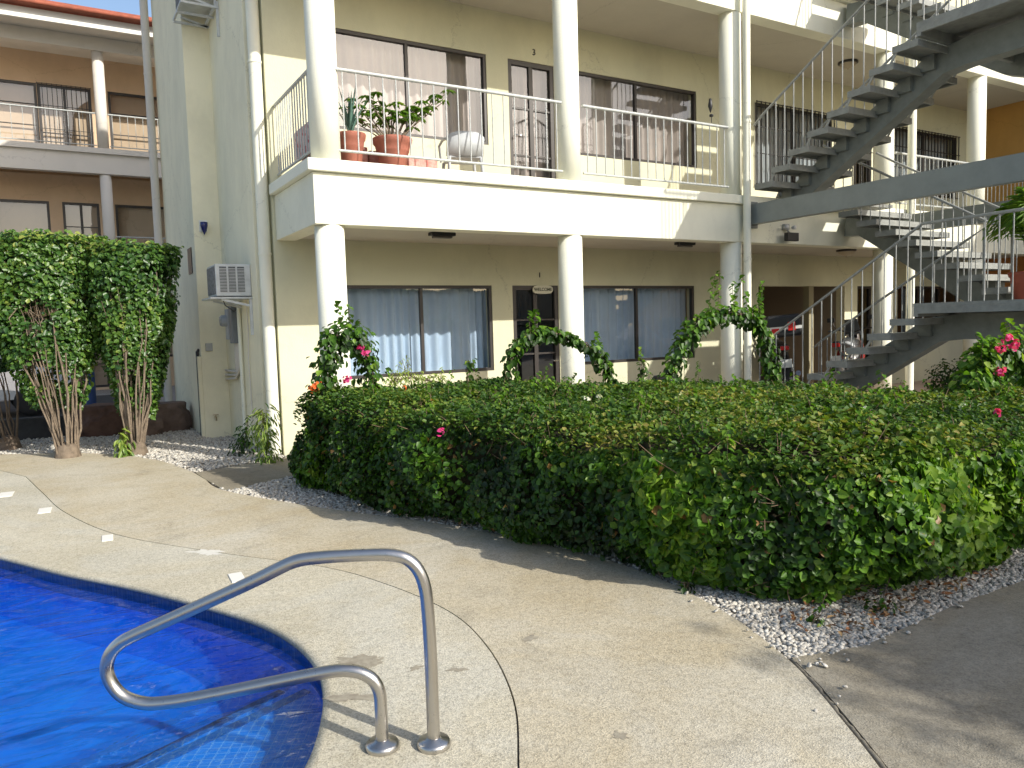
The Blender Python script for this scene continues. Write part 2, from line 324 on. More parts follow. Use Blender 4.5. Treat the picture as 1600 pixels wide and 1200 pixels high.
def tag(o, label=None, cat=None, group=None, kind=None):
    if label: o['label'] = label
    if cat: o['category'] = cat
    if group: o['group'] = group
    if kind: o['kind'] = kind
    return o
def empty(name, loc, label, cat, group=None):
    o = bpy.data.objects.new(name, None); COL.objects.link(o); o.location = loc; o.empty_display_size = .2
    return tag(o, label, cat, group)
def sheet(name, outer, holes, z, m, thick=0.0, kind='structure'):
    rings = [[Vector((p[0], p[1], 0)) for p in outer]] + [[Vector((p[0], p[1], 0)) for p in h] for h in holes]
    tri = geometry.tessellate_polygon(rings); pts = [p for r in rings for p in r]
    b = MB(); b.add([(p.x, p.y, z) for p in pts], [tuple(t) for t in tri])
    if thick:
        for r in rings:
            n = len(r); b.add([(p.x, p.y, z) for p in r] + [(p.x, p.y, z - thick) for p in r], [(i, (i + 1) % n, (i + 1) % n + n, i + n) for i in range(n)])
    o = b.build(name, m)
    if kind: o['kind'] = kind
    me = o.data
    # make the flat faces look up
    import bmesh
    bm = bmesh.new(); bm.from_mesh(me)
    bmesh.ops.remove_doubles(bm, verts=bm.verts, dist=1e-5); bmesh.ops.recalc_face_normals(bm, faces=bm.faces)
    for f in bm.faces:
        if abs(f.normal.z) > .9 and f.normal.z < 0: f.normal_flip()
    bm.to_mesh(me); bm.free()
    return o
def smooth_curve(pts, closed=False, n=6):
    P = [Vector((p[0], p[1], p[2] if len(p) > 2 else 0)) for p in pts]; out = []; k = len(P)
    rng_ = range(k) if closed else range(k - 1)
    for i in rng_:
        p0 = P[(i - 1) % k] if closed or i > 0 else P[i]; p1 = P[i]; p2 = P[(i + 1) % k]
        p3 = P[(i + 2) % k] if closed or i + 2 < k else P[(i + 1) % k]
        for j in range(n):
            t = j / n; out.append(.5 * ((2 * p1) + (p2 - p0) * t + (2 * p0 - 5 * p1 + 4 * p2 - p3) * t * t + (3 * p1 - p0 - 3 * p2 + p3) * t ** 3))
    if not closed: out.append(P[-1])
    return out

def leaves(name, P, Nn, size, m, parent=None, aspect=.7, tone=None, kind=None, var=.35, tangent=None, droop=.15):
    """many small folded leaf blades as one mesh; P,Nn are (n,3)"""
    P = np.asarray(P, float); Nn = np.asarray(Nn, float); n = len(P)
    Nn = Nn / (np.linalg.norm(Nn, axis=1, keepdims=True) + 1e-9)
    t = rng.normal(size=(n, 3)) if tangent is None else np.asarray(tangent, float) + rng.normal(size=(n, 3)) * .35
    t = t - Nn * (t * Nn).sum(1, keepdims=True); t /= np.linalg.norm(t, axis=1, keepdims=True) + 1e-9
    b = np.cross(Nn, t)
    L = (size * (1 + var * (rng.random(n) * 2 - 1)))[:, None]; Wd = L * aspect
    fo = Wd * .16
    V = np.empty((n, 6, 3))
    V[:, 0] = P; V[:, 1] = P + t * L * .3 + b * Wd * .5 + Nn * fo; V[:, 2] = P + t * L * .68 + b * Wd * .38 + Nn * fo * .6
    V[:, 3] = P + t * L - Nn * L * droop; V[:, 4] = P + t * L * .68 - b * Wd * .38 + Nn * fo * .6; V[:, 5] = P + t * L * .3 - b * Wd * .5 + Nn * fo
    V -= (t * L * .5)[:, None, :]
    me = bpy.data.meshes.new(name); me.vertices.add(n * 6); me.vertices.foreach_set('co', V.reshape(-1))
    base = np.arange(n)[:, None] * 6
    idx = np.concatenate([base + np.array([[0, 1, 2, 3]]), base + np.array([[0, 3, 4, 5]])], 1).reshape(-1)
    me.loops.add(n * 8); me.loops.foreach_set('vertex_index', idx.astype(np.int32))
    me.polygons.add(n * 2); me.polygons.foreach_set('loop_start', (np.arange(n * 2) * 4).astype(np.int32))
    me.polygons.foreach_set('loop_total', np.full(n * 2, 4, np.int32))
    me.update(calc_edges=True)
    a = me.attributes.new('tone', 'FLOAT', 'FACE')
    if tone is None: tone = rng.random(n)
    a.data.foreach_set('value', np.repeat(np.clip(tone, 0, 1), 2).astype(np.float32))
    me.materials.append(m); o = bpy.data.objects.new(name, me); COL.objects.link(o)
    if parent is not None:
        o.parent = parent; o.matrix_parent_inverse = Matrix.Translation(-parent.location)
    if kind: o['kind'] = kind
    return o

def fbm(x, y, z, s): return noise.noise(Vector((x * s, y * s, z * s)))
def inpoly(x, y, poly):
    c = False; n = len(poly); j = n - 1
    for i in range(n):
        xi, yi = poly[i][0], poly[i][1]; xj, yj = poly[j][0], poly[j][1]
        if (yi > y) != (yj > y) and x < (xj - xi) * (y - yi) / (yj - yi) + xi: c = not c
        j = i
    return c
def text_mesh(name, txt, size, M, m, parent=None, depth=.004, bold=0.):
    cu = bpy.data.curves.new(name, 'FONT'); cu.body = txt; cu.size = size; cu.extrude = depth; cu.align_x = 'CENTER'; cu.align_y = 'CENTER'; cu.offset = bold
    t = bpy.data.objects.new(name + "_src", cu); COL.objects.link(t)
    dg = bpy.context.evaluated_depsgraph_get(); me = bpy.data.meshes.new_from_object(t.evaluated_get(dg))
    bpy.data.objects.remove(t); me.transform(M); me.materials.clear(); me.materials.append(m)
    o = bpy.data.objects.new(name, me); COL.objects.link(o)
    if parent is not None: o.parent = parent; o.matrix_parent_inverse = Matrix.Translation(-parent.location)
    return o
def child(o, p):                                            # re-parent keeping place
    o.parent = p; return o

# ================================================================== SETTING: ground, deck, pool
pool = smooth_curve([(-.448, 6.761), (-.044, 6.014), (.308, 5.444), (.613, 4.877), (.868, 4.331), (.972, 3.92), (.985, 3.552), (.934, 3.273), (.859, 3.055), (.778, 2.874), (.693, 2.724),
    (.5, 2.45), (.1, 2.1), (-.8, 1.8), (-2.6, 1.9), (-4.6, 2.8), (-5.4, 4.6), (-5.0, 6.6), (-3.6, 7.9), (-1.8, 8.1), (-.95, 7.6)], True, 6)
pool = [(p.x, p.y) for p in pool]
jt = [(-.387, 10.476), (-.2, 9.2), (-.024, 8.096), (.324, 6.899), (.892, 5.897), (1.453, 5.067), (1.683, 4.476), (1.809, 3.821), (1.758, 3.281), (1.594, 2.756), (1.361, 2.329), (1.02, 1.8), (.4, 1.2), (-1, .7)]
jt = [(p.x, p.y) for p in smooth_curve(jt)] + [(-3, .4), (-8, .4), (-8, 12.2), (-1.6, 12.2), (-.75, 11.4)]
def offset(poly, d):
    n = len(poly); out = []; A = sum(poly[i][0] * poly[(i + 1) % n][1] - poly[(i + 1) % n][0] * poly[i][1] for i in range(n))
    sg = 1 if A > 0 else -1
    for i in range(n):
        a = Vector(poly[i - 1]); b = Vector(poly[(i + 1) % n]); t = (b - a).normalized(); out.append((poly[i][0] + t.y * d * sg, poly[i][1] - t.x * d * sg))
    return out
sheet('pool_deck', jt, [pool], 0.0, DECK_IN, .03)
edge = smooth_curve([(-.75, 12.78), (.2, 12.15), (.75, 11.38), (1.1, 10.5), (1.285, 9.47)]) + smooth_curve([(1.33, 8.9), (1.39, 8.155), (1.9, 6.93), (2.64, 5.523), (3.049, 4.315), (3.137, 3.611), (3.05, 2.91), (2.871, 2.38), (2.74, 2.118), (2.574, 1.842), (2.411, 1.584), (1.95, .9), (1.1, -.4)])
edge = [(p.x, p.y) for p in edge]
walk = edge + [(-1, -3), (-14, -3), (-14, 13.2)]
o = sheet('walkway', walk, [offset(jt, .008)], 0.0, DECK_OUT, .08)
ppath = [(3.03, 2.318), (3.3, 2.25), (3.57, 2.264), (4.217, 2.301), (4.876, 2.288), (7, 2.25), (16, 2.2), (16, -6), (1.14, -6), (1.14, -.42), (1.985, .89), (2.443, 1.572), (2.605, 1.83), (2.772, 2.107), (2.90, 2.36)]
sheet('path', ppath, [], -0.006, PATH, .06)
# crack filler lip beside the right path
lip = MB()
lc = smooth_curve([(2.888, 2.35, -.002), (2.757, 2.112, -.004), (2.59, 1.836, -.003), (2.428, 1.577, -.002), (1.968, .895, -.004)], n=10)
lip.tube([(p.x + random.uniform(-.004, .004), p.y, p.z - .012 + random.uniform(-.003, .003)) for p in lc], [.0125 + random.uniform(-.003, .004) for _ in lc], 6)
o = lip.build('expansion_joint', mat("joint_mortar", (.20, .18, .14), .9, noise_amt=.5, nscale=40)); o['kind'] = 'structure'
sheet('side_path', [(1.31, 9.45), (1.34, 8.9), (1.41, 8.16), (2.2, 8.53), (2.62, 8.8), (2.62, 9.85), (2.2, 9.75)], [], -0.006, PATH, .05)
big = 160
sheet('ground', [(-big, -big), (big, -big), (big, big), (-big, big)], [offset(pool, .02)], -0.03, SOIL)
# pool shell
po = offset(pool, .0)
def ring_wall(b, poly, z0, z1):
    n = len(poly); b.add([(p[0], p[1], z0) for p in poly] + [(p[0], p[1], z1) for p in poly], [(i, (i + 1) % n, (i + 1) % n + n, i + n) for i in range(n)], True)
b = MB(); pin = offset(pool, .012); ring_wall(b, pin, -.50, -.17); o = b.build('pool_wall', POOLT); o['kind'] = 'structure'
b = MB(); pin2 = offset(pool, .010); ring_wall(b, pin2, -.17, -.03); o = b.build('pool_waterline', LINET); o['kind'] = 'structure'
sheet('pool_floor', offset(pool, .03), [], -.48, POOLT)
sheet('water', offset(pool, .008), [], -.07, WATER)
# coping lip, slightly rounded
b = MB(); n = len(pool); pr = [(0.012, -.036), (-.006, -.034), (-.012, -.02), (-.006, .0006), (.03, .0012)]
vv = []
for (d, z) in pr: vv += [(p[0], p[1], z) for p in offset(pool, d)]
b.add(vv, [(k * n + i, k * n + (i + 1) % n, (k + 1) * n + (i + 1) % n, (k + 1) * n + i) for k in range(len(pr) - 1) for i in range(n)], True)
o = b.build('pool_coping', DECK_IN); o['kind'] = 'structure'
# pool steps (built inside the pool corner next to the handrail)
def clip(poly, a, bb):                                       # keep the side right of a->bb
    out = []; n = len(poly); d = (bb[0] - a[0], bb[1] - a[1])
    sd = lambda p: d[0] * (p[1] - a[1]) - d[1] * (p[0] - a[0])
    for i in range(n):
        p, q = poly[i], poly[(i + 1) % n]; s1, s2 = sd(p), sd(q)
        if s1 <= 0: out.append(p)
        if (s1 < 0) != (s2 < 0):
            t = s1 / (s1 - s2); out.append((p[0] + (q[0] - p[0]) * t, p[1] + (q[1] - p[1]) * t))
    return out
def step(zt, a, bb, z0):
    pl = clip(offset(pool, .011), bb, a) if False else clip(offset(pool, .011), a, bb)
    MB().prism(pl, z0, zt).build('pool_step', STEPT)['kind'] = 'structure'
    d = (Vector(bb) - Vector(a)).normalized(); nn = Vector((-d.y, d.x))
    t = MB(); A = Vector(a) - nn * .03; B_ = Vector(bb) - nn * .03
    t.bar((A.x, A.y, zt + .004), (B_.x, B_.y, zt + .004), .05, .008)
    return t.build('step_edge_mosaic', LINET)
for zt, a, bb, z0 in ((-.22, (-.9, 3.05), (.975, 3.80), -.47), (-.34, (-1.3, 3.12), (.92, 4.12), -.47)):
    st = step(zt, a, bb, z0); st['kind'] = 'structure'

# marks on the deck
def blob(name, c, rx, ry, ang, m, z, seed, label, cat):
    b = MB(); n = 90; pts = []
    for i in range(n):
        a = 2 * PI * i / n; r = 1 + .8 * noise.noise(Vector((math.cos(a) * 1.6, math.sin(a) * 1.6, seed))) + .5 * noise.noise(Vector((math.cos(a) * 5, math.sin(a) * 5, seed)))
        x, y = math.cos(a) * rx * r, math.sin(a) * ry * r; pts.append((c[0] + x * math.cos(ang) - y * math.sin(ang), c[1] + x * math.sin(ang) + y * math.cos(ang)))
    o = sheet(name, pts, [], z, m, 0, 'stuff'); return o
blob('damp_patch', (1.16, 3.50), .10, .055, -.5, WET, .0016, 3, 0, 0)
blob('damp_patch', (1.0, 3.15), .11, .035, -.5, WET, .0014, 9, 0, 0)
blob('damp_patch', (1.99, 3.24), .05, .025, .2, WET, .0012, 13, 0, 0)
blob('damp_patch', (1.37, 3.26), .03, .02, .2, WET, .0012, 17, 0, 0)
blob('damp_patch', (1.52, 3.13), .05, .015, -.5, WET, .0012, 21, 0, 0)
blob('damp_patch', (1.786, 2.256), .022, .03, .2, WET, .0012, 25, 0, 0)
blob('pale_patch', (.86, 5.90), .13, .06, -.9, mat('pale_scour', (.66, .64, .57), .8, noise_amt=.12, nscale=30), .0013, 31, 0, 0)
blob('damp_patch', (1.22, 3.42), .05, .03, .4, WET, .0015, 41, 0, 0)
for i, (c, w) in enumerate((((-.526, 9.397), .20), ((-.176, 8.274), .17), ((.263, 6.805), .13), ((.927, 5.154), .14))):
    b = MB(); M = Matrix.Translation((c[0], c[1], .003)) @ Matrix.Rotation(-.05, 4, 'Z'); b.obox(M, w * .62, w * 1.0 + .06, .008)
    o = b.build('deck_marker', PALEMARK, bevel=.003)
    tag(o, ['pale rectangular depth marker tile furthest back on the pool deck', 'pale rectangular depth marker tile second from the back of the deck', 'pale rectangular marker tile by the middle of the pool edge', 'pale marker tile on the deck seen just behind the sloping handrail tube'][i], 'tile marker', 'marker tiles in the pool deck')

# ================================================================== openings, windows, doors
def wall_x(b, x0, x1, z0, z1, y, th, ops):
    """wall facing -Y with rectangular openings (xa,xb,za,zb)"""
    ops = sorted(ops); cur = x0
    for xa, xb, za, zb in ops:
        if xa > cur: b.box(cur, xa, y, y + th, z0, z1)
        if za > z0: b.box(xa, xb, y, y + th, z0, za)
        if zb < z1: b.box(xa, xb, y, y + th, zb, z1)
        cur = xb
    if cur < x1: b.box(cur, x1, y, y + th, z0, z1)
def curtain(x0, x1, z0, z1, y, m, parent, amp=.03, k=1., seed=0):
    b = MB(); n = max(6, int((x1 - x0) / .018)); v = []
    for i in range(n + 1):
        x = x0 + (x1 - x0) * i / n
        yy = y + amp * math.sin(x * 42 * k + 2.2 * math.sin(x * 5 + seed)) + amp * .6 * noise.noise(Vector((x * 3, seed, 0)))
        for z, kk in ((z0, 1.1), ((z0 + z1) / 2, .95), (z1, .7)): v.append((x + .012 * (kk - 1) * math.sin(x * 31), y + (yy - y) * kk, z))
    b.add(v, [(i * 3 + j, (i + 1) * 3 + j, (i + 1) * 3 + j + 1, i * 3 + j + 1) for i in range(n) for j in range(2)], True)
    o = b.build('curtain', m, parent)
    return o
def window(parent, x0, x1, z0, z1, y, cm=None, bars=False, fr=.045, mull=(.5,), gl=GLASS, name='window', label=None, muntin=0, amp=.03, bottom=None, yw=.20):
    f = MB(); ya, yb = y + .015, y + .085
    fb = bottom or fr
    f.box(x0, x1, ya, yb, z1 - fr, z1); f.box(x0, x1, ya, yb, z0, z0 + fb)
    f.box(x0, x0 + fr, ya, yb, z0 + fb, z1 - fr); f.box(x1 - fr, x1, ya, yb, z0 + fb, z1 - fr)
    xs = [x0 + fr] + [x0 + (x1 - x0) * t for t in mull] + [x1 - fr]
    for t in mull:
        xm = x0 + (x1 - x0) * t; f.box(xm - fr * .5, xm + fr * .5, ya + .008, yb - .008, z0 + fb, z1 - fr)
    for k in range(muntin):
        zm = z0 + (z1 - z0) * (k + 1) / (muntin + 1)
        for i in range(len(xs) - 1):
            f.box(xs[i] + (fr * .5 if i else 0), xs[i + 1] - (fr * .5 if i < len(xs) - 2 else 0), ya + .014, yb - .014, zm - .013, zm + .013)
    w = f.build(name, BRONZE, parent)
    if label: w['label'] = label
    g = MB(); yp = y + .05
    for i in range(len(xs) - 1):
        dy = .006 * (i % 2)
        g.add([(xs[i], yp + dy, z0 + fb), (xs[i + 1], yp + dy, z0 + fb), (xs[i + 1], yp + dy, z1 - fr), (xs[i], yp + dy, z1 - fr)], [(0, 1, 2, 3)])
    g.build('pane', gl, w)
    if cm: curtain(x0 - .05, x1 + .05, z0 + .01, z1 + .03, y + yw + .06, cm, w, amp, seed=x0)
    if bars:
        q = MB(); yo = y - .05; n = max(4, int((x1 - x0) / .115))
        for i in range(n + 1): xx = x0 + (x1 - x0) * i / n; q.box(xx - .008, xx + .008, yo - .008, yo + .008, z0 - .02, z1 + .02)
        for z in (z0, z0 + (z1 - z0) * .38, z0 + (z1 - z0) * .70, z1): q.box(x0 - .02, x1 + .02, yo - .022, yo - .009, z - .008, z + .008)
        q.build('security_bars', BLACKP, w)
    return w
def railing(parent, a, b_, zb, zt, n, m=RAILP, first=True, rt=.021, rb=.016, rbal=.0085, name='railing'):
    a = Vector(a); b_ = Vector(b_)
    f = MB(); f.tube([(a.x, a.y, zt), (b_.x, b_.y, zt)], rt, 10); f.tube([(a.x, a.y, zb), (b_.x, b_.y, zb)], rb, 8)
    r = f.build(name, m, parent)
    proto = None
    for i in range(n):
        t = (i + .5) / n; p = a.lerp(b_, t)
        if proto is None:
            q = MB(); q.tube([(0, 0, zb), (0, 0, zt)], rbal, 6, False); proto = q.build('baluster', m, r); o = proto
        else:
            o = proto.copy(); COL.objects.link(o); o.parent = r
        o.location = (p.x, p.y, 0)
    return r
def column(parent, x, y, z0, z1, r, m=TRIM, name='column'):
    b = MB(); b.lathe([(0, z0), (r, z0), (r * 1.004, z0 + 1), (r, z1), (0, z1)], (x, y, 0), 40); return b.build(name, m, parent)
def pipe(parent, pts, r, m=TRIM, name='downpipe', clamps=()):
    b = MB(); b.tube(pts, r, 14)
    o = b.build(name, m, parent)
    if clamps:
        c = MB()
        for x, y, z in clamps: c.tube([(x, y, z - .015), (x, y, z + .015)], r + .008, 14)
        c.build('pipe_clamp', m, o)
    return o

# ================================================================== MAIN APARTMENT BUILDING
YW, YC, XL, XR = 10.1, 8.4, 2.5, 18.75
B = empty('apartment_building', (2.5, 10.1, 0), 'cream two balcony apartment building with round columns behind the long hedge', 'building')
PF = .08
low_ops = [(3.40, 5.70, .92, 2.2), (6.06, 6.91, PF, 2.2), (7.22, 9.84, .92, 2.2), (11.48, 14.04, PF, 2.2), (14.46, 14.94, PF, 2.2), (15.85, 18.3, .95, 2.2)]
up_ops = [(3.20, 5.72, 4.27, 5.58), (6.09, 6.92, 3.47, 5.58), (7.22, 9.93, 4.27, 5.58), (11.40, 13.62, 4.07, 5.58), (14.3, 14.9, 3.47, 5.58), (15.55, 18.05, 4.2, 5.58)]
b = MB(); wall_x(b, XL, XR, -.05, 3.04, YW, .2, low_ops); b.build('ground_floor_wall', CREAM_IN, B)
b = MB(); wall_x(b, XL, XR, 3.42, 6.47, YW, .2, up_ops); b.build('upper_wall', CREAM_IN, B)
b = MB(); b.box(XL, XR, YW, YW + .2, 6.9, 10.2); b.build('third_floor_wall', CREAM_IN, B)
# porch floor and slabs
b = MB(); b.box(2.62, XR, 8.15, YW, -.2, PF); b.build('porch_floor', PORCH, B)
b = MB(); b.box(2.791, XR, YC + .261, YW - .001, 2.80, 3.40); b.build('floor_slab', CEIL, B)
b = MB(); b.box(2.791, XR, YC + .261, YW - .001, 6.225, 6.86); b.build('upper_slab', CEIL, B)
# fascia beams: front and return
for z0, nm in ((2.77, 'balcony_fascia'), (6.2, 'upper_fascia')):
    b = MB(); b.box(XL + .04, XR, YC, YC + .26, z0, z0 + .565); b.box(XL + .04, XL + .29, YC + .26, YW - .002, z0, z0 + .565)
    b.build(nm, CREAM if z0 < 5 else TRIM, B, bevel=.008)
    b = MB(); b.box(XL - .03, XR, YC - .065, YC + .3, z0 + .568, z0 + .70); b.box(XL - .03, XL + .33, YC + .3, YW - .02, z0 + .568, z0 + .70)
    b.build('balcony_sill', TRIM, B, bevel=.012)
b = MB(); b.box(2.8, XR, 8.7, YW, 3.40, 3.455); b.build('balcony_floor', mat("balcony_floor_tile", (.5, .42, .35), .6, noise_amt=.15), B)
for cx in (2.75, 6.07, 9.13, 13.0, 16.0):
    column(B, cx, YC + .17, PF, 2.77, .165); column(B, cx, YC + .17, 3.47, 6.2, .165)
column(B, 18.9, YC + .17, PF, 2.77, .165); column(B, 18.9, YC + .17, 3.47, 6.2, .165)
pipe(B, [(9.17, 8.28, .1), (9.17, 8.28, 9.8)], .058, TRIM, clamps=((9.17, 8.28, 4.55), (9.17, 8.28, 2.5)))
pipe(B, [(13.35, 8.26, .0), (13.35, 8.26, 9.8)], .07, TRIM)
# side walls (stepped) facing -X
b = MB(); b.box(2.31, 2.5, 10.3, 12.6, -.05, 10.3); b.build('side_wall', SIDE, B)
b = MB(); b.box(1.93, 2.5, 12.6, 15.9, -.05, 10.3); b.build('side_wall', SIDE, B)
b = MB(); b.box(2.501, 2.80, YW + .0, YW + .2, 3.041, 3.419); b.build('wall_band', CREAM_IN, B)
b = MB(); b.box(2.5, XR, YW + .2, 17.9, 10.2, 10.3); b.box(3.2, XR, 17.7, 17.9, -.05, 10.2); b.box(3.0, 3.2, 15.9, 17.9, -.05, 10.2); b.build('rear_wall', SIDE, B)
b = MB(); b.box(1.25, XR + .5, 7.7, 18.6, 10.31, 10.42); b.build('roof_slab', mat("eave_soffit", (.20, .19, .17), .8), B)
b = MB(); b.add([(1.25, 7.7, 10.425), (XR + .5, 7.7, 10.425), (XR + .5, 18.6, 10.425), (1.25, 18.6, 10.425), (4.2, 15.6, 13.5), (XR - 2, 15.6, 13.5)], [(0, 1, 5, 4), (1, 2, 5), (2, 3, 4, 5), (3, 0, 4), (0, 3, 2, 1)]); b.build('roof', REDTILE, B)
b = MB(); b.box(1.915, 1.93, 12.9, 13.25, 2.55, 2.95); w = b.build('vent_window', BRONZE, B)
pipe(B, [(2.40, 10.17, .0), (2.40, 10.17, 10.0)], .078, TRIM, clamps=((2.40, 10.17, 5.0), (2.40, 10.17, 2.6), (2.4, 10.17, 7.4)))
pipe(B, [(1.80, 15.85, 0), (1.80, 15.85, 10.1)], .07, GREYTRIM, clamps=((1.80, 15.85, 7.8), (1.80, 15.85, 6.4), (1.80, 15.85, 5.)))
b = MB(); b.tube([(1.90, 12.75, 0), (1.90, 12.76, 1.32), (1.93, 12.76, 1.36)], .025, 8); b.build('drain_hose', BLACKP, B)
b = MB(); b.box(1.88, 1.929, 12.62, 12.70, 0, 1.25); b.build('conduit_cover', SIDE, B)
# windows and doors
window(B, *low_ops[0], YW, CURT_W, label='wide bronze window with blue white curtains beside the welcome door')
window(B, *low_ops[2], YW, CURT_W, label='wide bronze window with blue white curtains right of the welcome door')
d1 = window(B, *low_ops[1], YW, None, fr=.07, gl=GLASSD, name='door', muntin=3, bottom=.2, label='dark glazed entrance door under the welcome sign')
b = MB(); b.tube([(6.83, YW - .03, 1.02), (6.83, YW - .06, 1.02), (6.74, YW - .06, 1.02)], .012, 8); b.build('handle', CHROME, d1)
window(B, *up_ops[0], YW, CURT_B, label='wide upper window with beige curtains behind the potted plants')
window(B, *up_ops[2], YW, CURT_B, label='wide upper window with beige curtains over the second balcony bay')
d2 = window(B, *up_ops[1], YW, CURT_B, fr=.07, name='door', muntin=2, bottom=.2, label='glazed balcony door with beige curtains numbered 3')
b = MB(); b.tube([(6.17, YW - .03, 4.45), (6.17, YW - .06, 4.45), (6.26, YW - .06, 4.45)], .012, 8); b.build('handle', CHROME, d2)
window(B, *up_ops[3], YW, CURT_S, bars=True, label='barred upper window with silver curtains behind the stair')
window(B, *up_ops[4], YW, None, fr=.06, name='door', gl=GLASSD, bars=True, mull=(), label='narrow dark barred door on the upper gallery')
window(B, *up_ops[5], YW, CURT_S, bars=True, label='barred upper window nearest the ochre building')
window(B, *low_ops[4], YW, None, fr=.05, name='door', gl=GLASSD, mull=())
window(B, *low_ops[5], YW, None, fr=.05, name='window', gl=GLASSD, mull=(.33, .66), label='wide dark glass front at the far end of the ground floor')
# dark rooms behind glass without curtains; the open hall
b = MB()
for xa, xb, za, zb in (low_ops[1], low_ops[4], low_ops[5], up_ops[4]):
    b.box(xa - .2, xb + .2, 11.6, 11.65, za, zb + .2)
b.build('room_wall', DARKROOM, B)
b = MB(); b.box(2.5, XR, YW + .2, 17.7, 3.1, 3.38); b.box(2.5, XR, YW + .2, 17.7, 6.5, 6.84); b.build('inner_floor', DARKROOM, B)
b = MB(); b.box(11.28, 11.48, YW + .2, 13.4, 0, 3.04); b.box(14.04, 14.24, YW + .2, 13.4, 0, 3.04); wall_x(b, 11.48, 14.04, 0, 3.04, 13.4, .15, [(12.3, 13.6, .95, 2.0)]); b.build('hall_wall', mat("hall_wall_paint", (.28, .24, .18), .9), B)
b = MB(); b.box(11.48, 14.04, YW, 13.4, -.1, .07); b.build('hall_floor', PORCH, B)
b = MB(); b.box(12.98, 13.12, YW + .04, YW + .18, .08, 2.2); b.build('hall_post', mat("hall_post_paint", (.30, .27, .17), .8), B)
window(B, 12.3, 13.6, .95, 2.0, 13.4, mat("green_glass_blind", (.08, .16, .13), .6), label='small green tinted window inside the open hall', amp=.0)
# railings
railing(B, (2.86, YC + .06, 0), (5.90, YC + .06, 0), 3.60, 4.485, 19)
railing(B, (6.24, YC + .06, 0), (8.96, YC + .06, 0), 3.60, 4.485, 18)
railing(B, (2.60, 8.60, 0), (2.60, 10.08, 0), 3.60, 4.47, 14)
railing(B, (13.17, YC + .06, 0), (15.84, YC + .06, 0), 3.60, 4.485, 19)
railing(B, (16.17, YC + .06, 0), (18.7, YC + .06, 0), 3.60, 4.485, 17)
RX = Matrix.Rotation(R(90), 4, 'X')
BLK = mat("black_numeral", (.02, .02, .02), .4)
text_mesh('door_number', '3', .13, Matrix.Translation((6.56, YW - .006, 5.73)) @ RX, BLK, B, .006)
text_mesh('door_number', '1', .11, Matrix.Translation((6.56, YW - .006, 2.36)) @ RX, BLK, B, .006)
# wall end at far right (return) 
b = MB(); b.box(XR, XR + .2, YW, 17.9, -.05, 10.2); b.build('end_wall', SIDE, B)

# welcome sign
sg = empty('door_sign', (6.60, YW, 2.13), 'small cream oval door sign reading WELCOME over the dark entrance door', 'sign')
b = MB(); n = 40; prof = []
for i in range(n):
    a = 2 * PI * i / n; cx, sx = math.cos(a), math.sin(a)
    prof.append((6.60 + .185 * math.copysign(abs(cx) ** .55, cx), 2.135 + .065 * math.copysign(abs(sx) ** .7, sx)))
b.add([(x, YW - .03, z) for x, z in prof] + [(x, YW - .012, z) for x, z in prof], [tuple(range(n)), tuple(range(n, 2 * n))[::-1]] + [(i, (i + 1) % n, (i + 1) % n + n, i + n) for i in range(n)])
b.build('sign_board', mat("sign_cream", (.66, .64, .50), .6), sg)
text_mesh('sign_lettering', 'WELCOME', .068, Matrix.Translation((6.60, YW - .031, 2.135)) @ RX, mat("sign_green", (.06, .07, .035), .6), sg, .002, .001)

# ceiling lamps
def lamp_flat(x, y, z, lab):
    t = empty('ceiling_lamp', (x, y, z), lab, 'ceiling lamp', 'porch ceiling lamps')
    b = MB(); b.box(x - .17, x + .17, y - .06, y + .06, z - .045, z - .003); b.build('lamp_base', BLACKP, t, bevel=.008)
    b = MB(); b.box(x - .13, x + .13, y - .045, y + .045, z - .075, z - .046); b.build('diffuser', mat("smoked_diffuser", (.12, .11, .10), .4), t, bevel=.012)
lamp_flat(4.33, 8.92, 2.80, 'dark rectangular lamp on the porch ceiling above the first ground floor window')
lamp_flat(8.48, 8.90, 2.80, 'dark rectangular lamp on the porch ceiling left of the middle downpipe')
def lamp_round(x, y, z, lab, r=.17):
    t = empty('ceiling_lamp', (x, y, z), lab, 'ceiling lamp', 'round ceiling lamps')
    b = MB(); b.lathe([(0, z - .003), (r, z - .003), (r * 1.03, z - .03), (r * .9, z - .04), (0, z - .041)], (x, y, 0), 28); b.build('lamp_rim', BRONZE, t)
    b = MB(); b.lathe([(r * .86, z - .041), (r * .7, z - .085), (r * .35, z - .11), (.02, z - .118), (0.012, z - .14), (0, z - .142)], (x, y, 0), 28); b.build('lamp_bowl', mat("amber_glass", (.45, .38, .27), .3), t)
lamp_round(12.8, 9.16, 6.225, 'round dark rimmed lamp on the upper ceiling behind the stair rail')
lamp_round(12.55, 9.0, 2.80, 'round bowl lamp on the ceiling above the parked motorcycles')

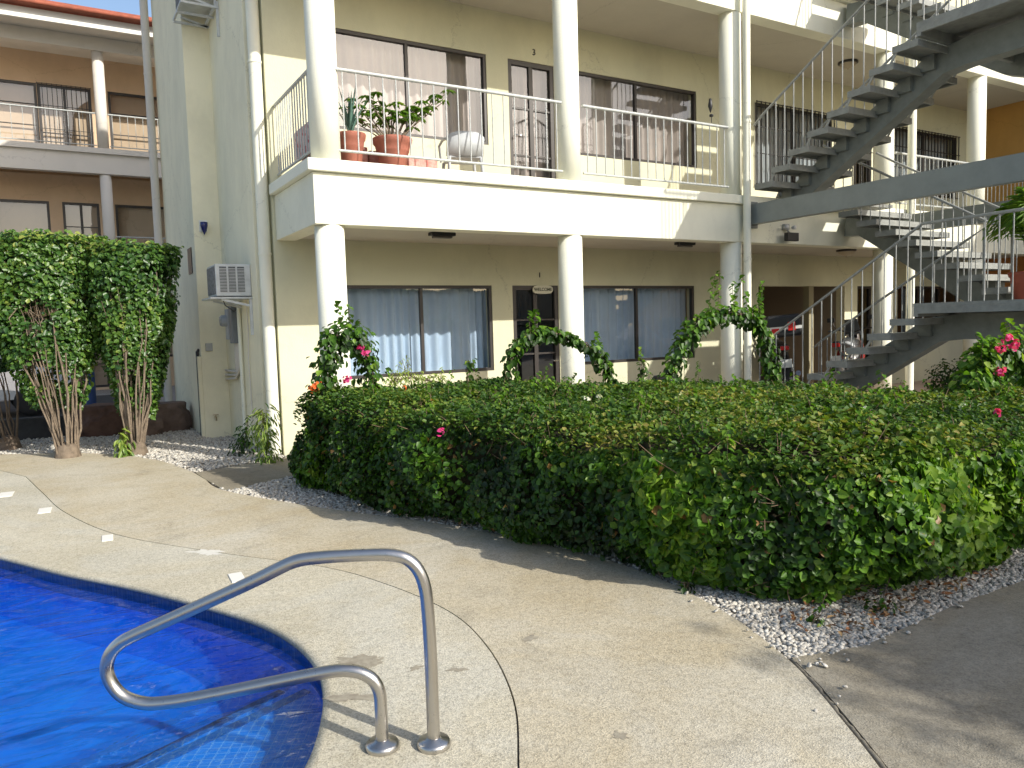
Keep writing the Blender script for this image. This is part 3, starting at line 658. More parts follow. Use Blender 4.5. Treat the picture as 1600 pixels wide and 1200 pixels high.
# wall fixtures on the side wall
t = empty('wall_lamp', (2.07, 12.42, 3.23), 'small dark blue wall lamp high on the side wall left of the downpipe', 'wall lamp')
b = MB(); b.box(2.01, 2.13, 12.575, 12.598, 3.15, 3.33); b.build('back_plate', WHITEP, t, bevel=.01)
b = MB(); b.lathe([(.0, 3.30), (.055, 3.29), (.055, 3.24), (.035, 3.17), (.012, 3.12), (0, 3.10)], (2.07, 12.52, 0), 18); b.build('lamp_shade', BLUEP, t)
def aircon(x0, y0, z0, lab, shelf=True, w=.43, L=.62, h=.42, clean=True):
    t = empty('air_conditioner', (x0 + w, y0, z0), lab, 'air conditioner', 'window air conditioners through the side wall')
    x1 = 2.309; b = MB()
    b.box(x0, x1, y0, y0 + L, z0, z0 + h); b.build('casing', ACW, t, bevel=.012)
    # louvre panels on the long side (-Y face)
    for k in range(3):
        xa = x0 + .05 + k * (w - .09) / 3; xb = xa + (w - .09) / 3 - .025
        q = MB(); q.box(xa, xb, y0 - .004, y0 + .001, z0 + .055, z0 + h - .035)
        g = q.build('vent_panel', FIN, t)
        q = MB()
        for j in range(16): zz = z0 + .065 + j * (h - .11) / 16; q.box(xa, xb, y0 - .014, y0 - .005, zz, zz + .007)
        q.build('louvre', ACW, g)
    q = MB(); q.box(x0 - .005, x0 + .001, y0 + .03, y0 + L - .03, z0 + .03, z0 + h - .03); g = q.build('coil_grille', FIN, t)
    q = MB()
    for j in range(22): yy = y0 + .04 + j * (L - .08) / 22; q.box(x0 - .012, x0 - .006, yy, yy + .008, z0 + .035, z0 + h - .035)
    q.build('fins', mat("dirty_fin", (.30, .31, .31), .6, noise_amt=.5, nscale=20), g)
    q = MB()
    if shelf: q.box(x0 - .08, x1, y0 - .02, y0 + L + .05, z0 - .035, z0 - .012)
    else:
        for yy in (y0, y0 + L * .5, y0 + L): q.box(x0 - .05, x1, yy - .015, yy + .015, z0 - .14, z0 - .11)
        for xx in (x0 - .05, x1 - .06): q.box(xx, xx + .03, y0 - .015, y0 + L + .015, z0 - .109, z0 - .08); q.box(xx, xx + .03, y0, y0 + .03, z0 - .079, z0 - .003)
    q.build('support_shelf', ACW, t)
    q = MB(); q.bar((x0 + .06, y0 + .02, z0 - .04), (x1 - .02, y0 + .02, z0 - .13), .03, .03); q.box(x1 - .035, x1 - .001, y0, y0 + .035, z0 - .52, z0 - .036); q.bar((x0 + .06, y0 + L, z0 - .04), (x1 - .02, y0 + L, z0 - .13), .03, .03)
    q.build('bracket', ACW, t)
    return t
aircon(1.86, 10.62, 2.085, 'aged white window air conditioner on a shelf bracket beside the downpipe')
aircon(1.86, 11.75, 6.34, 'grey window air conditioner high on the side wall, cut by the photo top', False, L=.8)
t = empty('electrical_meter', (2.25, 11.6, 1.3), 'grey electrical boxes and conduits on the side wall below the air conditioner', 'electrical box')
b = MB(); b.box(2.19, 2.309, 11.45, 11.65, 1.45, 2.0); b.build('breaker_box', mat("galvanised_grey", (.20, .22, .23), .5, noise_amt=.3), t, bevel=.008)
b = MB(); M = Matrix.Translation((2.23, 11.9, 1.78)) @ Matrix.Rotation(R(-90), 4, 'Y'); b.lathe([(0, .12), (.07, .12), (.085, .09), (.085, 0), (.1, 0), (.1, -.05)], M=M); b.build('meter_dial', mat("meter_glass", (.35, .37, .38), .25), t)
b = MB(); b.box(2.2, 2.309, 11.8, 12.0, 1.5, 1.95); b.build('meter_box', GREYPL, t, bevel=.008)
b = MB()
for k in range(3):
    b = MB(); b.tube([(2.27, 11.5 + k * .1, 1.45), (2.27, 11.5 + k * .1, 1.12 - k * .05), (2.27, 11.53 + k * .1, 1.06 - k * .05), (2.27, 11.60 + k * .1, 1.03 - k * .05), (2.27, 12.55, 1.02 - k * .07)], .018, 8); b.build('conduit', GREYTRIM, t)
for yy in (11.86, 11.95):
    b = MB(); b.tube([(2.27, yy, 1.95), (2.27, yy, 2.4)], .018, 8); b.build('conduit', GREYTRIM, t)
b = MB(); b.tube([(2.0, 11.0, 2.06), (2.05, 11.1, 1.98), (2.2, 11.3, 1.9), (2.29, 11.5, 1.95)], .007, 6); b.build('power_cable', BLACKP, t)
b = MB(); b.tube([(2.29, 10.9, 2.05), (2.295, 10.9, 1.6), (2.29, 10.95, 1.2), (2.295, 10.92, .5), (2.27, 10.92, .1)], .008, 6); b.build('drain_tube', GREYTRIM, t)
b = MB(); b.tube([(2.27, 11.35, 2.2), (2.27, 11.35, .02)], .026, 10)
o = b.build('wall_pipe', TRIM); tag(o, 'thin cream vertical pipe on the side wall right of the electrical boxes', 'pipe')
o = MB().box(2.0, 2.10, 12.575, 12.598, 1.33, 1.45).build('outlet_box', mat("steel_plate", (.35, .36, .36), .35, metal=.6), bevel=.004); tag(o, 'small steel outdoor socket plate low on the side wall', 'socket')
b = MB(); b.tube([(2.08, 12.59, .3), (2.08, 12.51, .3), (2.08, 12.49, .25)], .014, 8); b.tube([(2.04, 12.53, .34), (2.12, 12.53, .34)], .008, 6); b.tube([(2.08, 12.53, .3), (2.08, 12.53, .34)], .008, 6)
tag(b.build('garden_tap', mat("brass", (.5, .4, .25), .4, metal=.8)), 'small brass garden tap near the foot of the side wall', 'tap')
# floodlight below the beam bracket
t = empty('floodlight', (10.3, 8.38, 3.0), 'black floodlight with small sensor on the fascia right of the middle downpipe', 'floodlight')
b = MB(); b.box(10.02, 10.28, 8.22, 8.30, 2.80, 2.93); b.build('lamp_housing', BLACKP, t, bevel=.008)
b = MB(); b.box(10.1, 10.2, 8.34, 8.398, 2.99, 3.08); b.tube([(10.15, 8.36, 3.0), (10.15, 8.28, 2.92)], .012, 6); b.build('mount', mat("galv_mount", (.4, .4, .38), .5), t)
for sx in (-.09, .09):
    b = MB(); b.lathe([(0, .05), (.035, .05), (.03, 0), (.012, -.02)], M=Matrix.Translation((10.15 + sx, 8.31, 3.02)) @ Matrix.Rotation(R(90), 4, 'X'), n=12); b.build('sensor', mat("white_lens", (.6, .6, .58), .3), t)

# ================================================================== LEFT BUILDING (three storeys, seen past the side wall)
YL = 24.9
LB = empty('apartment_building', (0, YL, 0), 'peach walled apartment building with red tiled eaves standing far left behind the shrubs', 'building')
xa, xb = -9.0, 12.0
for z0, z1, ops, k in ((-.05, 3.1, [(-6, -3.6, .9, 2.2), (-2.2, -.2, .9, 2.2), (.5, 1.4, .05, 2.2), (1.9, 4, .9, 2.2)], 0),
                    (3.42, 6.4, [(-6.4, -3.9, 4.2, 5.62), (-2.6, .13, 4.2, 5.62), (.46, 1.43, 3.47, 5.62), (1.86, 4.3, 4.2, 5.62)], 1),
                    (6.86, 9.9, [(-6.4, -3.9, 7.6, 9.0), (-2.4, .02, 7.2, 9.0), (.04, 1.40, 6.92, 9.0), (1.86, 4.3, 7.1, 9.0)], 2)):
    b = MB(); wall_x(b, xa, xb, z0, z1, YL + 1.7, .2, ops); b.build(('ground_floor_wall', 'middle_wall', 'upper_wall')[k], PEACH, LB)
    for j, op in enumerate(ops):
        isd = (op[3] - op[2]) > 1.7
        window(LB, *op, YL + 1.7, None if (isd and k == 2) else (CURT_W if k == 1 else CURT_S), name='door' if isd else 'window', muntin=2 if isd else 0, fr=.07, bars=(k == 2 and j == 2))
    if k: b = MB(); b.box(xa, xb, YL - .08, YL + .3, z0 - .1, z0 + .05); b.build('balcony_sill', GREYTRIM, LB)
    if k:
        b = MB(); b.box(xa, xb, YL, YL + .25, z0 - .65, z0 - .102); b.build('balcony_fascia', GREYTRIM, LB)
        b = MB(); b.box(xa, xb, YL + .25, YL + 1.7, z0 - .32, z0 - .04); b.build('floor_slab', GREYTRIM, LB)
        for (r0, r1) in ((-6.2, -3.2), (-2.9, 1.4), (1.72, 4.9)):
            railing(LB, (r0, YL + .06, 0), (r1, YL + .06, 0), z0 + .14, z0 + 1.03, 9 if k == 1 else 16, m=RAILP)
b = MB(); b.box(-2.3, 1.3, 27.6, 27.65, 6.9, 9.1); b.build('room_wall', DARKROOM, LB)
for cx in (-7.6, -3.05, 1.56, 6.1):
    for z0, z1 in ((0, 2.77), (3.47, 6.2), (6.92, 9.62)): column(LB, cx, YL + .17, z0, z1, .15, GREYTRIM)
b = MB(); b.box(xa, xb, YL, YL + .3, 9.62, 9.98); b.build('roof_beam', GREYTRIM, LB)
b = MB(); b.box(xa, xb, YL + .3, YL + 1.7, 9.9, 9.97); b.build('ceiling', GREYTRIM, LB)
b = MB(); b.box(xa - .5, xb, YL - .75, YL + 1.8, 9.985, 10.06); b.build('eave_soffit', GREYTRIM, LB)
b = MB(); b.box(xa - .5, xb, YL - .85, YL - .755, 9.93, 10.20); b.build('eave_fascia', WHITEP, LB)
# tiled roof slope made of overlapping barrel rows
b = MB(); n = 5
for i in range(12):
    y0 = YL - .98 + i * .36; z0 = 10.23 + i * .17 * (.9 if i < 3 else .5)
    b.bar((xa - .5, y0, z0 + .03), (xb, y0, z0 + .03), .30, .05)
    b.tube([(xa - .5, y0 - .13, z0 + .04), (xb, y0 - .13, z0 + .04)], .055, 10)
b.build('roof', REDTILE, LB)
b = MB(); b.box(xa, xb, YL + 1.9, YL + 9, -.05, 9.8); b.build('rear_block', PEACH, LB)

# ================================================================== OCHRE BUILDING at the far right
OB = empty('ochre_building', (19.4, 4, 0), 'ochre walled building closing the view on the right behind the staircase', 'building')
b = MB(); b.box(19.45, 24, -3, 8.1, -.05, 8.6); b.build('wall', OCHRE, OB)
b = MB(); b.box(18.96, 24, 8.1, 16, 3.3, 8.6); b.build('wall', OCHRE, OB)
b = MB(); b.box(18.97, 24, 8.1, 16, -.05, 3.298); b.build('lower_wall', stucco("lower_orange", (.52, .22, .07), .1), OB)
b = MB(); b.box(18.9, 19.45, -3, 8.0, 3.1, 3.4); b.build('gallery_slab', TRIM, OB)
b = MB()
for i in range(60): yy = 2.0 + i * .1; b.box(19.40, 19.44, yy, yy + .07, 3.42, 4.6)
b.build('slat_screen', mat("tan_slats", (.42, .32, .20), .7, noise_amt=.3, nscale=10), OB)
railing(OB, (19.0, 2, 0), (19.0, 7.9, 0), 3.5, 4.45, 30)

# ================================================================== STAIRCASES
RUN, RISE, Y0 = .32, .1917, 8.338
def staircase(z0, label, far=True):
    t = empty('steel_staircase', (9.95, 7, z0), label, 'staircase', None)
    zl = z0 + 9 * RISE; yl = Y0 - 8 * RUN                      # landing height and far edge
    XA, XB_, W_ = 9.4, 10.98, 1.45; SH = RUN
    def tread_mesh(nm='tread'):
        b = MB(); b.box(0, W_, -RUN - .02, 0, -.045, 0); b.box(0, W_, -.022, -.001, -.085, -.046); b.box(0, W_, -RUN - .02, -RUN + .001, -.085, -.046)
        b.box(0, .02, -RUN + .002, -.023, -.085, -.046); b.box(W_ - .02, W_, -RUN + .002, -.023, -.085, -.046)
        return b
    proto = tread_mesh().build('tread', TREAD, t)
    br = MB(); br.box(W_ / 2 - .13, W_ / 2 + .13, -RUN * .62, -.02, -.24, -.047); brk = br.build('bracket', STEEL, proto); brk.matrix_parent_inverse = Matrix()
    first = True
    spots = [(XA, Y0 - RUN * i, z0 + RISE * (i + 1), 1) for i in range(8)] + [(XB_, yl - SH + RUN * (j + 1), zl + RISE * (j + 1), -1) for j in range(8)]
    for (x, y, z, d) in spots:
        if first: o = proto; first = False
        else:
            o = proto.copy(); COL.objects.link(o); c = brk.copy(); COL.objects.link(c); c.parent = o
        o.location = (x, y, z)
        o.matrix_parent_inverse = Matrix.Translation(-t.location)
    # landing
    b = MB(); yn = yl - 1.75; xe = XB_ + W_
    b.box(XA, xe, yn, yl, zl - .05, zl); b.box(XA, xe, yl - .06, yl - .002, zl - .17, zl - .051); b.box(XA, xe, yn, yn + .06, zl - .17, zl - .051)
    b.box(XA + .0, XA + .05, yn + .061, yl - .061, zl - .13, zl - .051); b.box(xe - .05, xe, yn + .061, yl - .061, zl - .17, zl - .051)
    b.box(XA + 1.1, XA + 1.16, yn + .061, yl - .061, zl - .17, zl - .051)
    b.build('landing', TREAD, t)
    # stringers: sloping box beams that level out under the landing
    def stringer(xc, pts, w=.22, h=.33):
        b = MB(); V = []
        for i, (y, z) in enumerate(pts):
            a = Vector(pts[max(i - 1, 0)]); c = Vector(pts[min(i + 1, len(pts) - 1)]); d = (c - a).normalized(); nn = Vector((-d.y, d.x))
            if nn.y < 0: nn = -nn
            hh = h / 2 / max(.6, abs(nn.dot(Vector((-(Vector(pts[min(i + 1, len(pts) - 1)]) - Vector((y, z))).normalized().y, (Vector(pts[min(i + 1, len(pts) - 1)]) - Vector((y, z))).normalized().x)))) if i < len(pts) - 1 else 1)
            V.append((y + nn.x * hh, z + nn.y * hh, y - nn.x * hh, z - nn.y * hh))
        v = []
        for (yt, zt, yb, zb) in V: v += [(xc - w / 2, yt, zt), (xc + w / 2, yt, zt), (xc + w / 2, yb, zb), (xc - w / 2, yb, zb)]
        f = [(i * 4 + j, i * 4 + (j + 1) % 4, (i + 1) * 4 + (j + 1) % 4, (i + 1) * 4 + j) for i in range(len(V) - 1) for j in range(4)] + [(0, 1, 2, 3), tuple((len(V) - 1) * 4 + j for j in range(4))]
        b.add(v, f); return b.build('stringer', STEEL, t)
    xa_ = XA + W_ / 2 + .04; xb_ = XB_ + W_ / 2; dz = -.33
    b = MB(); b.box(XB_, XB_ + W_, 8.02, 8.33, z0 + 18 * RISE - .05, z0 + 18 * RISE); b.build('top_plate', TREAD, t)
    stringer(xa_, [(8.62 - .1, z0 + .0), (Y0, z0 + RISE + dz + .03), (yl + .12, zl + dz - .02), (yl - .25, zl + dz + .02), (yn - .6, zl + dz + .02)])
    stringer(xb_, [(8.34, z0 + 18 * RISE + dz - .02), (8.0, z0 + 18 * RISE + dz - .06), (yl + .3 - SH, zl + RISE + dz - .02), (yl - .1 - SH, zl + dz + .02), (yn - .6, zl + dz + .02)])
    b = MB()
    for xx in (xa_, xb_): b.box(xx - .09, xx + .09, yn - .58, yn - .4, (0 if z0 < 1 else zl - 1.9), zl - .5)
    b.build('support_post', STEEL, t)
    # handrails and balusters
    def line(y): return z0 + RISE * (1 + (Y0 - y) / RUN)
    def line2(y): return min(z0 + 18 * RISE, zl + RISE * (1 + (y - yl + SH - RUN) / RUN))
    HR = .93
    bal = MB(); bal.tube([(0, 0, -1.0), (0, 0, 0)], .0085, 6, False); bp = bal.build('baluster', STAIRRAIL, None); used = [False]
    def put(r, x, y, zt, L):
        if used[0]: o = bp.copy(); COL.objects.link(o)
        else: o = bp; used[0] = True
        o.parent = r; o.matrix_parent_inverse = Matrix(); o.location = (x, y, zt); o.scale = (1, 1, L)
    for x in (XA + .02, XA + W_ - .02):
        b = MB(); b.tube([(x, 8.36, line(8.36) + HR - .02), (x, 8.2, line(8.2) + HR), (x, yl + .1, line(yl + .1) + HR), (x, yl - .1, zl + HR + .06)] + ([(x, yn + .02, zl + HR + .08)] if x < 10 else [(x, yl - .12, zl + .1)]), .019, 8)
        r = b.build('handrail', STAIRRAIL, t)
        b = MB()
        for i in range(8):
            y = Y0 - RUN * i; z = z0 + RISE * (i + 1)
            if i < 7: b.bar((x, y - RUN + .04, z - .02), (x, y - RUN - .06, z + RISE - .06), .012, .03)
        b.build('rail_link', STAIRRAIL, r)
        for i in range(8):
            y = Y0 - RUN * i; z = z0 + RISE * (i + 1)
            for dy in (.07, .23): put(r, x, y - dy, line(y - dy) + HR, line(y - dy) + HR - z + .06)
        if x < 10:
            for k in range(11):
                y = yl - .08 - k * .155; put(r, x, y, zl + HR + .06, HR + .12)
    for x in (XB_ + .02, XB_ + W_ - .02):
        b = MB(); b.tube([(x, 8.32, line2(8.34) + HR), (x, 8.0, line2(8.0) + HR), (x, yl + .2 - SH, line2(yl + .2 - SH) + HR), (x, yl - .05 - SH, zl + HR + .06)] + ([(x, yn + .02, zl + HR + .08)] if x > 11.5 else [(x, yl - .07 - SH, zl + .1)]), .019, 8)
        r = b.build('handrail', STAIRRAIL, t)
        for j in range(8):
            y = yl - SH + RUN * j; z = zl + RISE * (j + 1)
            for dy in (.09, .25): put(r, x, y + dy, line2(y + dy) + HR, line2(y + dy) + HR - z + .06)
        if x > 11.5:
            for k in range(3):
                y = yl - SH - .15 - k * .3; put(r, x, y, zl + HR + .06, HR + .1)
    b = MB(); b.tube([(XA + .02, yn + .02, zl + HR + .08), (xe - .02, yn + .02, zl + HR + .08)], .019, 8)
    r = b.build('handrail', STAIRRAIL, t)
    for k in range(8): put(r, XA + .2 + k * .3, yn + .02, zl + HR + .08, HR + .1)
    return t
staircase(0.0, 'lower grey steel staircase with open treads climbing from the porch to a mid landing')
staircase(3.455, 'upper grey steel staircase climbing from the second floor out of the photo top')
def beam(x, lab, y1):
    t = empty('steel_beam', (x, y1, 3.2), lab, 'steel beam', None)
    b = MB(); b.box(x, x + .008, -2.5, y1, 3.045, 3.325); b.box(x, x + .12, -2.5, y1, 3.326, 3.336); b.box(x, x + .12, -2.5, y1, 3.034, 3.044)
    b.build('beam_channel', mat("beam_paint", (.25, .275, .26), .45, noise_amt=.15, nscale=4), t)
    b = MB(); b.box(x - .06, x + .16, y1 + .002, y1 + .035, 2.98, 3.38); b.build('end_plate', STEEL, t)
    b = MB(); b.box(x + .02, x + .14, -2.5, -2.38, 0, 3.03); b.build('support_post', STEEL, t)
beam(9.30, 'long grey steel beam running from the middle column towards the camera', 8.33)
beam(13.05, 'far grey steel beam seen below the white gallery behind the stair', 8.33)

# ================================================================== POOL HANDRAIL
A0 = Vector((1.151, 2.598, 0)); D0 = Vector((-.868, .497, 0)).normalized()
def hp(s, z): return A0 + D0 * s + Vector((0, 0, z))
path = [hp(0, .0), hp(0, .15), hp(.0, .35), hp(.004, .52), hp(.012, .62), hp(.035, .69), hp(.075, .733), hp(.125, .75), hp(.19, .755), hp(.32, .754), hp(.44, .748), hp(.50, .737), hp(.56, .712), hp(.65, .670), hp(.8, .606), hp(1.0, .522), hp(1.10, .480), hp(1.16, .450), hp(1.205, .405),
        hp(1.222, .345), hp(1.205, .285), hp(1.165, .238), hp(1.10, .212), hp(1.03, .208), hp(.9, .222), hp(.7, .255), hp(.5, .290), hp(.38, .308), hp(.32, .310), hp(.265, .298), hp(.222, .268), hp(.20, .22), hp(.197, .15), hp(.197, .0)]
t = empty('pool_handrail', A0, 'brushed stainless steel looped handrail at the pool steps', 'handrail')
MB().tube(smooth_curve(path, n=4), .0245, 22).build('rail_tube', STAINLESS, t)
for q in (hp(0, 0), hp(.197, 0)):
    b = MB(); b.lathe([(.064, .0), (.065, .014), (.058, .025), (.032, .03), (.027, .036), (.0245, .036)], q, 32); b.build('base_flange', STAINLESS, t)

# ================================================================== POTS AND PORCH FURNITURE
def pot(name, lab, cat, x, y, z, r, h, m=TERRA, group=None):
    t = empty(name, (x, y, z), lab, cat, group)
    b = MB(); b.lathe([(0, 0.002), (r * .62, 0.002), (r * .66, h * .04), (r * .82, h * .6), (r * .86, h * .62), (r * .87, h * .66), (r * .92, h * .8), (r * 1.0, h * .84), (r * 1.06, h * .96), (r * 1.04, h), (r * .93, h * .99), (r * .9, h * .9), (0, h * .88)], (x, y, z), 28)
    b.build('pot', m, t); return t
ZB = 3.457
for (x, y, w, h, lab) in ((3.20, 9.28, .24, .36, 'pink red brick stand on the balcony behind the corner column'), (4.12, 9.15, .20, .27, 'pink red brick stand right of the big terracotta pot')):
    o = MB().box(x - w, x + w, y - .2, y + .2, ZB, ZB + h).build('brick_stand', BRICKRED, bevel=.01); tag(o, lab, 'plant stand')
o = MB().box(3.47, 3.70, 9.10, 9.4, ZB, ZB + .33).build('brick_stand', BRICKRED, bevel=.01); tag(o, 'pink red brick stand between the two terracotta pots', 'plant stand')
t = pot('potted_aloe', 'aloe with upright grey green leaves in a terracotta pot beside the corner column', 'potted plant', 3.13, 8.80, ZB, .17, .42)
for k in range(11):
    a = k * 2.4 + .3; sp = .10 + .16 * (k / 11); L = .62 - .02 * k
    b = MB(); p = [Vector((3.13, 8.80, ZB + .38)) + Vector((math.cos(a) * sp * u ** 1.4, math.sin(a) * sp * u ** 1.4, L * u)) for u in (0, .25, .5, .75, 1)]
    v = []; 
    for i, q in enumerate(p):
        wv = .033 * (1 - (i / 4) ** 1.5) + .001; s_ = Vector((-math.sin(a), math.cos(a), 0)); o_ = Vector((math.cos(a), math.sin(a), 0))
        v += [q - s_ * wv, q - o_ * wv * .35, q + s_ * wv, q + o_ * wv * .25]
    b.add(v, [(i * 4 + j, i * 4 + (j + 1) % 4, (i + 1) * 4 + (j + 1) % 4, (i + 1) * 4 + j) for i in range(4) for j in range(4)], True); b.build('leaf', ALOE, t)
t = pot('potted_umbrella_plant', 'spreading umbrella plant with glossy leaf whorls in a wide terracotta pot on the balcony', 'potted plant', 3.66, 8.82, ZB, .23, .42)
tips = []; bs = MB(); root = Vector((3.66, 8.82, ZB + .38))
for k, (dx, dy, dz) in enumerate([(-.50, -.02, .44), (-.30, .05, .34), (-.22, -.1, .52), (-.05, .1, .40), (.05, -.1, .30), (.22, .05, .38), (.40, 0, .52), (.62, .04, .62), (.78, .0, .70), (-.42, .1, .22), (.12, .1, .50), (.32, -.1, .28), (-.12, 0, .25), (-.33, -.05, .48), (.5, .1, .42), (.68, -.05, .55), (-.55, .05, .35), (0, 0, .36), (.3, .1, .44)]):
    e = root + Vector((dx, dy, dz)); mid = root.lerp(e, .5) + Vector((-dx * .1, random.uniform(-.04, .04), -.05 + random.uniform(-.03, .03)))
    bs.tube([root + Vector((dx * .05, 0, -.03)), mid, e], [.014, .009, .005], 6); tips.append(e)
    for q in (.6, .8): tips.append(root.lerp(e, q) + Vector((random.uniform(-.07, .07), random.uniform(-.07, .07), random.uniform(0, .08))))
bs.build('branches', BARK, t)
P = []; Nn = []; T = []
for e in tips:
    for k in range(9):
        a = k * 2 * PI / 9 + random.random(); d = Vector((math.cos(a), math.sin(a), .05)); P.append(e + d * .055); Nn.append((d.x * .3, d.y * .3, 1)); T.append(d)
leaves('foliage', P, Nn, .10, LEAF_V, t, .38, tone=.5 + .38 * rng.random(len(P)), tangent=np.array(T) * 3)
# grey plastic chair
def plastic_chair(name, lab, x, y, z, rz, m, group=None):
    t = empty(name, (0, 0, 0), lab, 'chair', group)
    b = MB(); b.box(-.22, .22, -.22, .22, .40, .425); b.build('seat', m, t, bevel=.015)
    b = MB(); n = 12; v = []
    for i in range(n + 1):
        u = i / n * 2 - 1; xx = .25 * u; yy = .23 - .05 * (u * u) ; zt = .72 - .06 * abs(u) ** 4
        v += [(xx, yy, .42), (xx, yy + .07, zt), (xx, yy + .085, zt), (xx, yy + .015, .42)]
    b.add(v, [(i * 4 + j, (i + 1) * 4 + j, (i + 1) * 4 + (j + 1) % 4, i * 4 + (j + 1) % 4) for i in range(n) for j in range(4)], True); b.build('backrest', m, t)
    for sx in (-1, 1):
        b = MB(); b.tube([(sx * .25, .22, .64), (sx * .27, .05, .65), (sx * .27, -.18, .63), (sx * .24, -.22, .42)], .018, 8); b.build('armrest', m, t)
        for sy in (-1, 1):
            b = MB(); b.tube([(sx * .21, sy * .2, .41), (sx * .25, sy * .24, 0)], [.024, .016], 8); b.build('leg', m, t)
    t.location = (x, y, z); t.rotation_euler = (0, 0, rz); return t
plastic_chair('plastic_chair', 'grey plastic armchair on the upper balcony in front of the beige curtains', 4.85, 9.30, ZB - .05, R(165), GREYPL)
plastic_chair('garden_chair', 'beige rounded chair back just above the hedge by the ground floor window', 5.0, 9.0, PF, R(20), mat("beige_rattan", (.45, .36, .22), .8, noise_amt=.4, nscale=60))
# cushion seat on the side balcony
t = empty('garden_bench', (2.95, 9.3, ZB), 'small dark bench with red and white patterned cushions behind the side railing', 'bench')
b = MB(); b.box(2.75, 3.1, 8.85, 9.75, ZB + .18, ZB + .22)
for yy in (8.87, 9.70):
    for xx in (2.76, 3.06): b.box(xx, xx + .03, yy, yy + .03, ZB, ZB + .179)
b.build('bench_frame', BLACKP, t)
def cush(N, L, P):
    geo = N.new("ShaderNodeNewGeometry"); v = node(N, "ShaderNodeTexVoronoi", Scale=16); L.new(geo.outputs["Position"], v.inputs["Vector"])
    r = N.new("ShaderNodeValToRGB"); r.color_ramp.interpolation = 'CONSTANT'; r.color_ramp.elements[0].color = (.5, .10, .10, 1); r.color_ramp.elements[1].position = .35; r.color_ramp.elements[1].color = (.65, .48, .45, 1)
    L.new(v.outputs[0], r.inputs[0]); L.new(r.outputs[0], P.inputs["Base Color"])
CUSH = mat("patterned_cloth", (.5, .2, .2), .9, build=cush)
b = MB(); b.box(2.74, 2.80, 8.83, 9.77, ZB + .26, ZB + .62); b.build('back_cushion', CUSH, t, bevel=.02)
b = MB(); b.box(2.81, 3.1, 8.86, 9.74, ZB + .225, ZB + .30); b.build('seat_cushion', CUSH, t, bevel=.02)
# hummingbird feeder-like ornament hanging by third column
t = empty('hanging_ornament', (8.35, 8.5, 4.9), 'small dark hanging ornament above the balcony rail left of the third column', 'ornament')
b = MB(); b.tube([(8.62, 8.46, 4.52), (8.62, 8.46, 4.60)], .006, 6); b.lathe([(0, 4.60), (.03, 4.61), (.03, 4.64), (0, 4.65)], (8.62, 8.46, 0), 10); b.build('perch', BLACKP, t)
b = MB(); b.lathe([(0, 4.66), (.012, 4.68), (.035, 4.76), (.02, 4.86), (0, 4.88)], (8.60, 8.46, 0), 10); b.build('bird_shape', BLACKP, t)
# bin
t = empty('waste_bin', (8.45, 9.4, PF), 'black waste bin standing on the porch under the flowering arch', 'bin')
b = MB(); b.lathe([(0, 0), (.15, 0), (.19, .5), (.195, .52), (0, .52)], (8.45, 9.4, PF), 24); b.build('bin_body', BLACKP, t)
b = MB(); b.lathe([(.2, .53), (.2, .57), (.15, .63), (0, .64)], (8.45, 9.4, PF), 24); b.build('lid', BLACKP, t)
# palm in pot on the landing
t = pot('potted_palm', 'bright green palm in a red terracotta pot on the staircase landing', 'potted plant', 10.68, 5.06, 1.727, .20, .36, mat("red_pot", (.30, .07, .04), .6, noise_amt=.2))
P = []; Nn = []; T = []; bs = MB()
for k in range(34):
    a = k * 2.399; lean = .10 + .42 * ((k % 7) / 7); H_ = 1.55 - lean * .9 + random.uniform(-.2, .15)
    c = [Vector((10.68, 5.06, 2.0)) + Vector((math.cos(a) * lean * u ** 1.6, math.sin(a) * lean * u ** 1.6, H_ * (2.3 * u - 1.75 * u * u))) for u in np.linspace(0, 1, 9)]
    bs.tube(c, .005, 5)
    for i in range(3, 9):
        d = (c[i] - c[i - 1]).normalized(); s_ = d.cross(Vector((0, 0, 1))).normalized()
        for sg_ in (-1, 1):
            for rr in (0, .5):
                q = c[i - 1].lerp(c[i], rr); dd = (s_ * sg_ * .8 + d * .6 + Vector((0, 0, -.35))); P.append(q + dd * .10); T.append(dd * 4); Nn.append((-d.z * math.cos(a), -d.z * math.sin(a), 1))
bs.build('stalks', LEAF_Y, t); leaves('fronds', P, Nn, .20, LEAF_V, t, .13, tone=.66 + .2 * rng.random(len(P)), tangent=np.array(T))

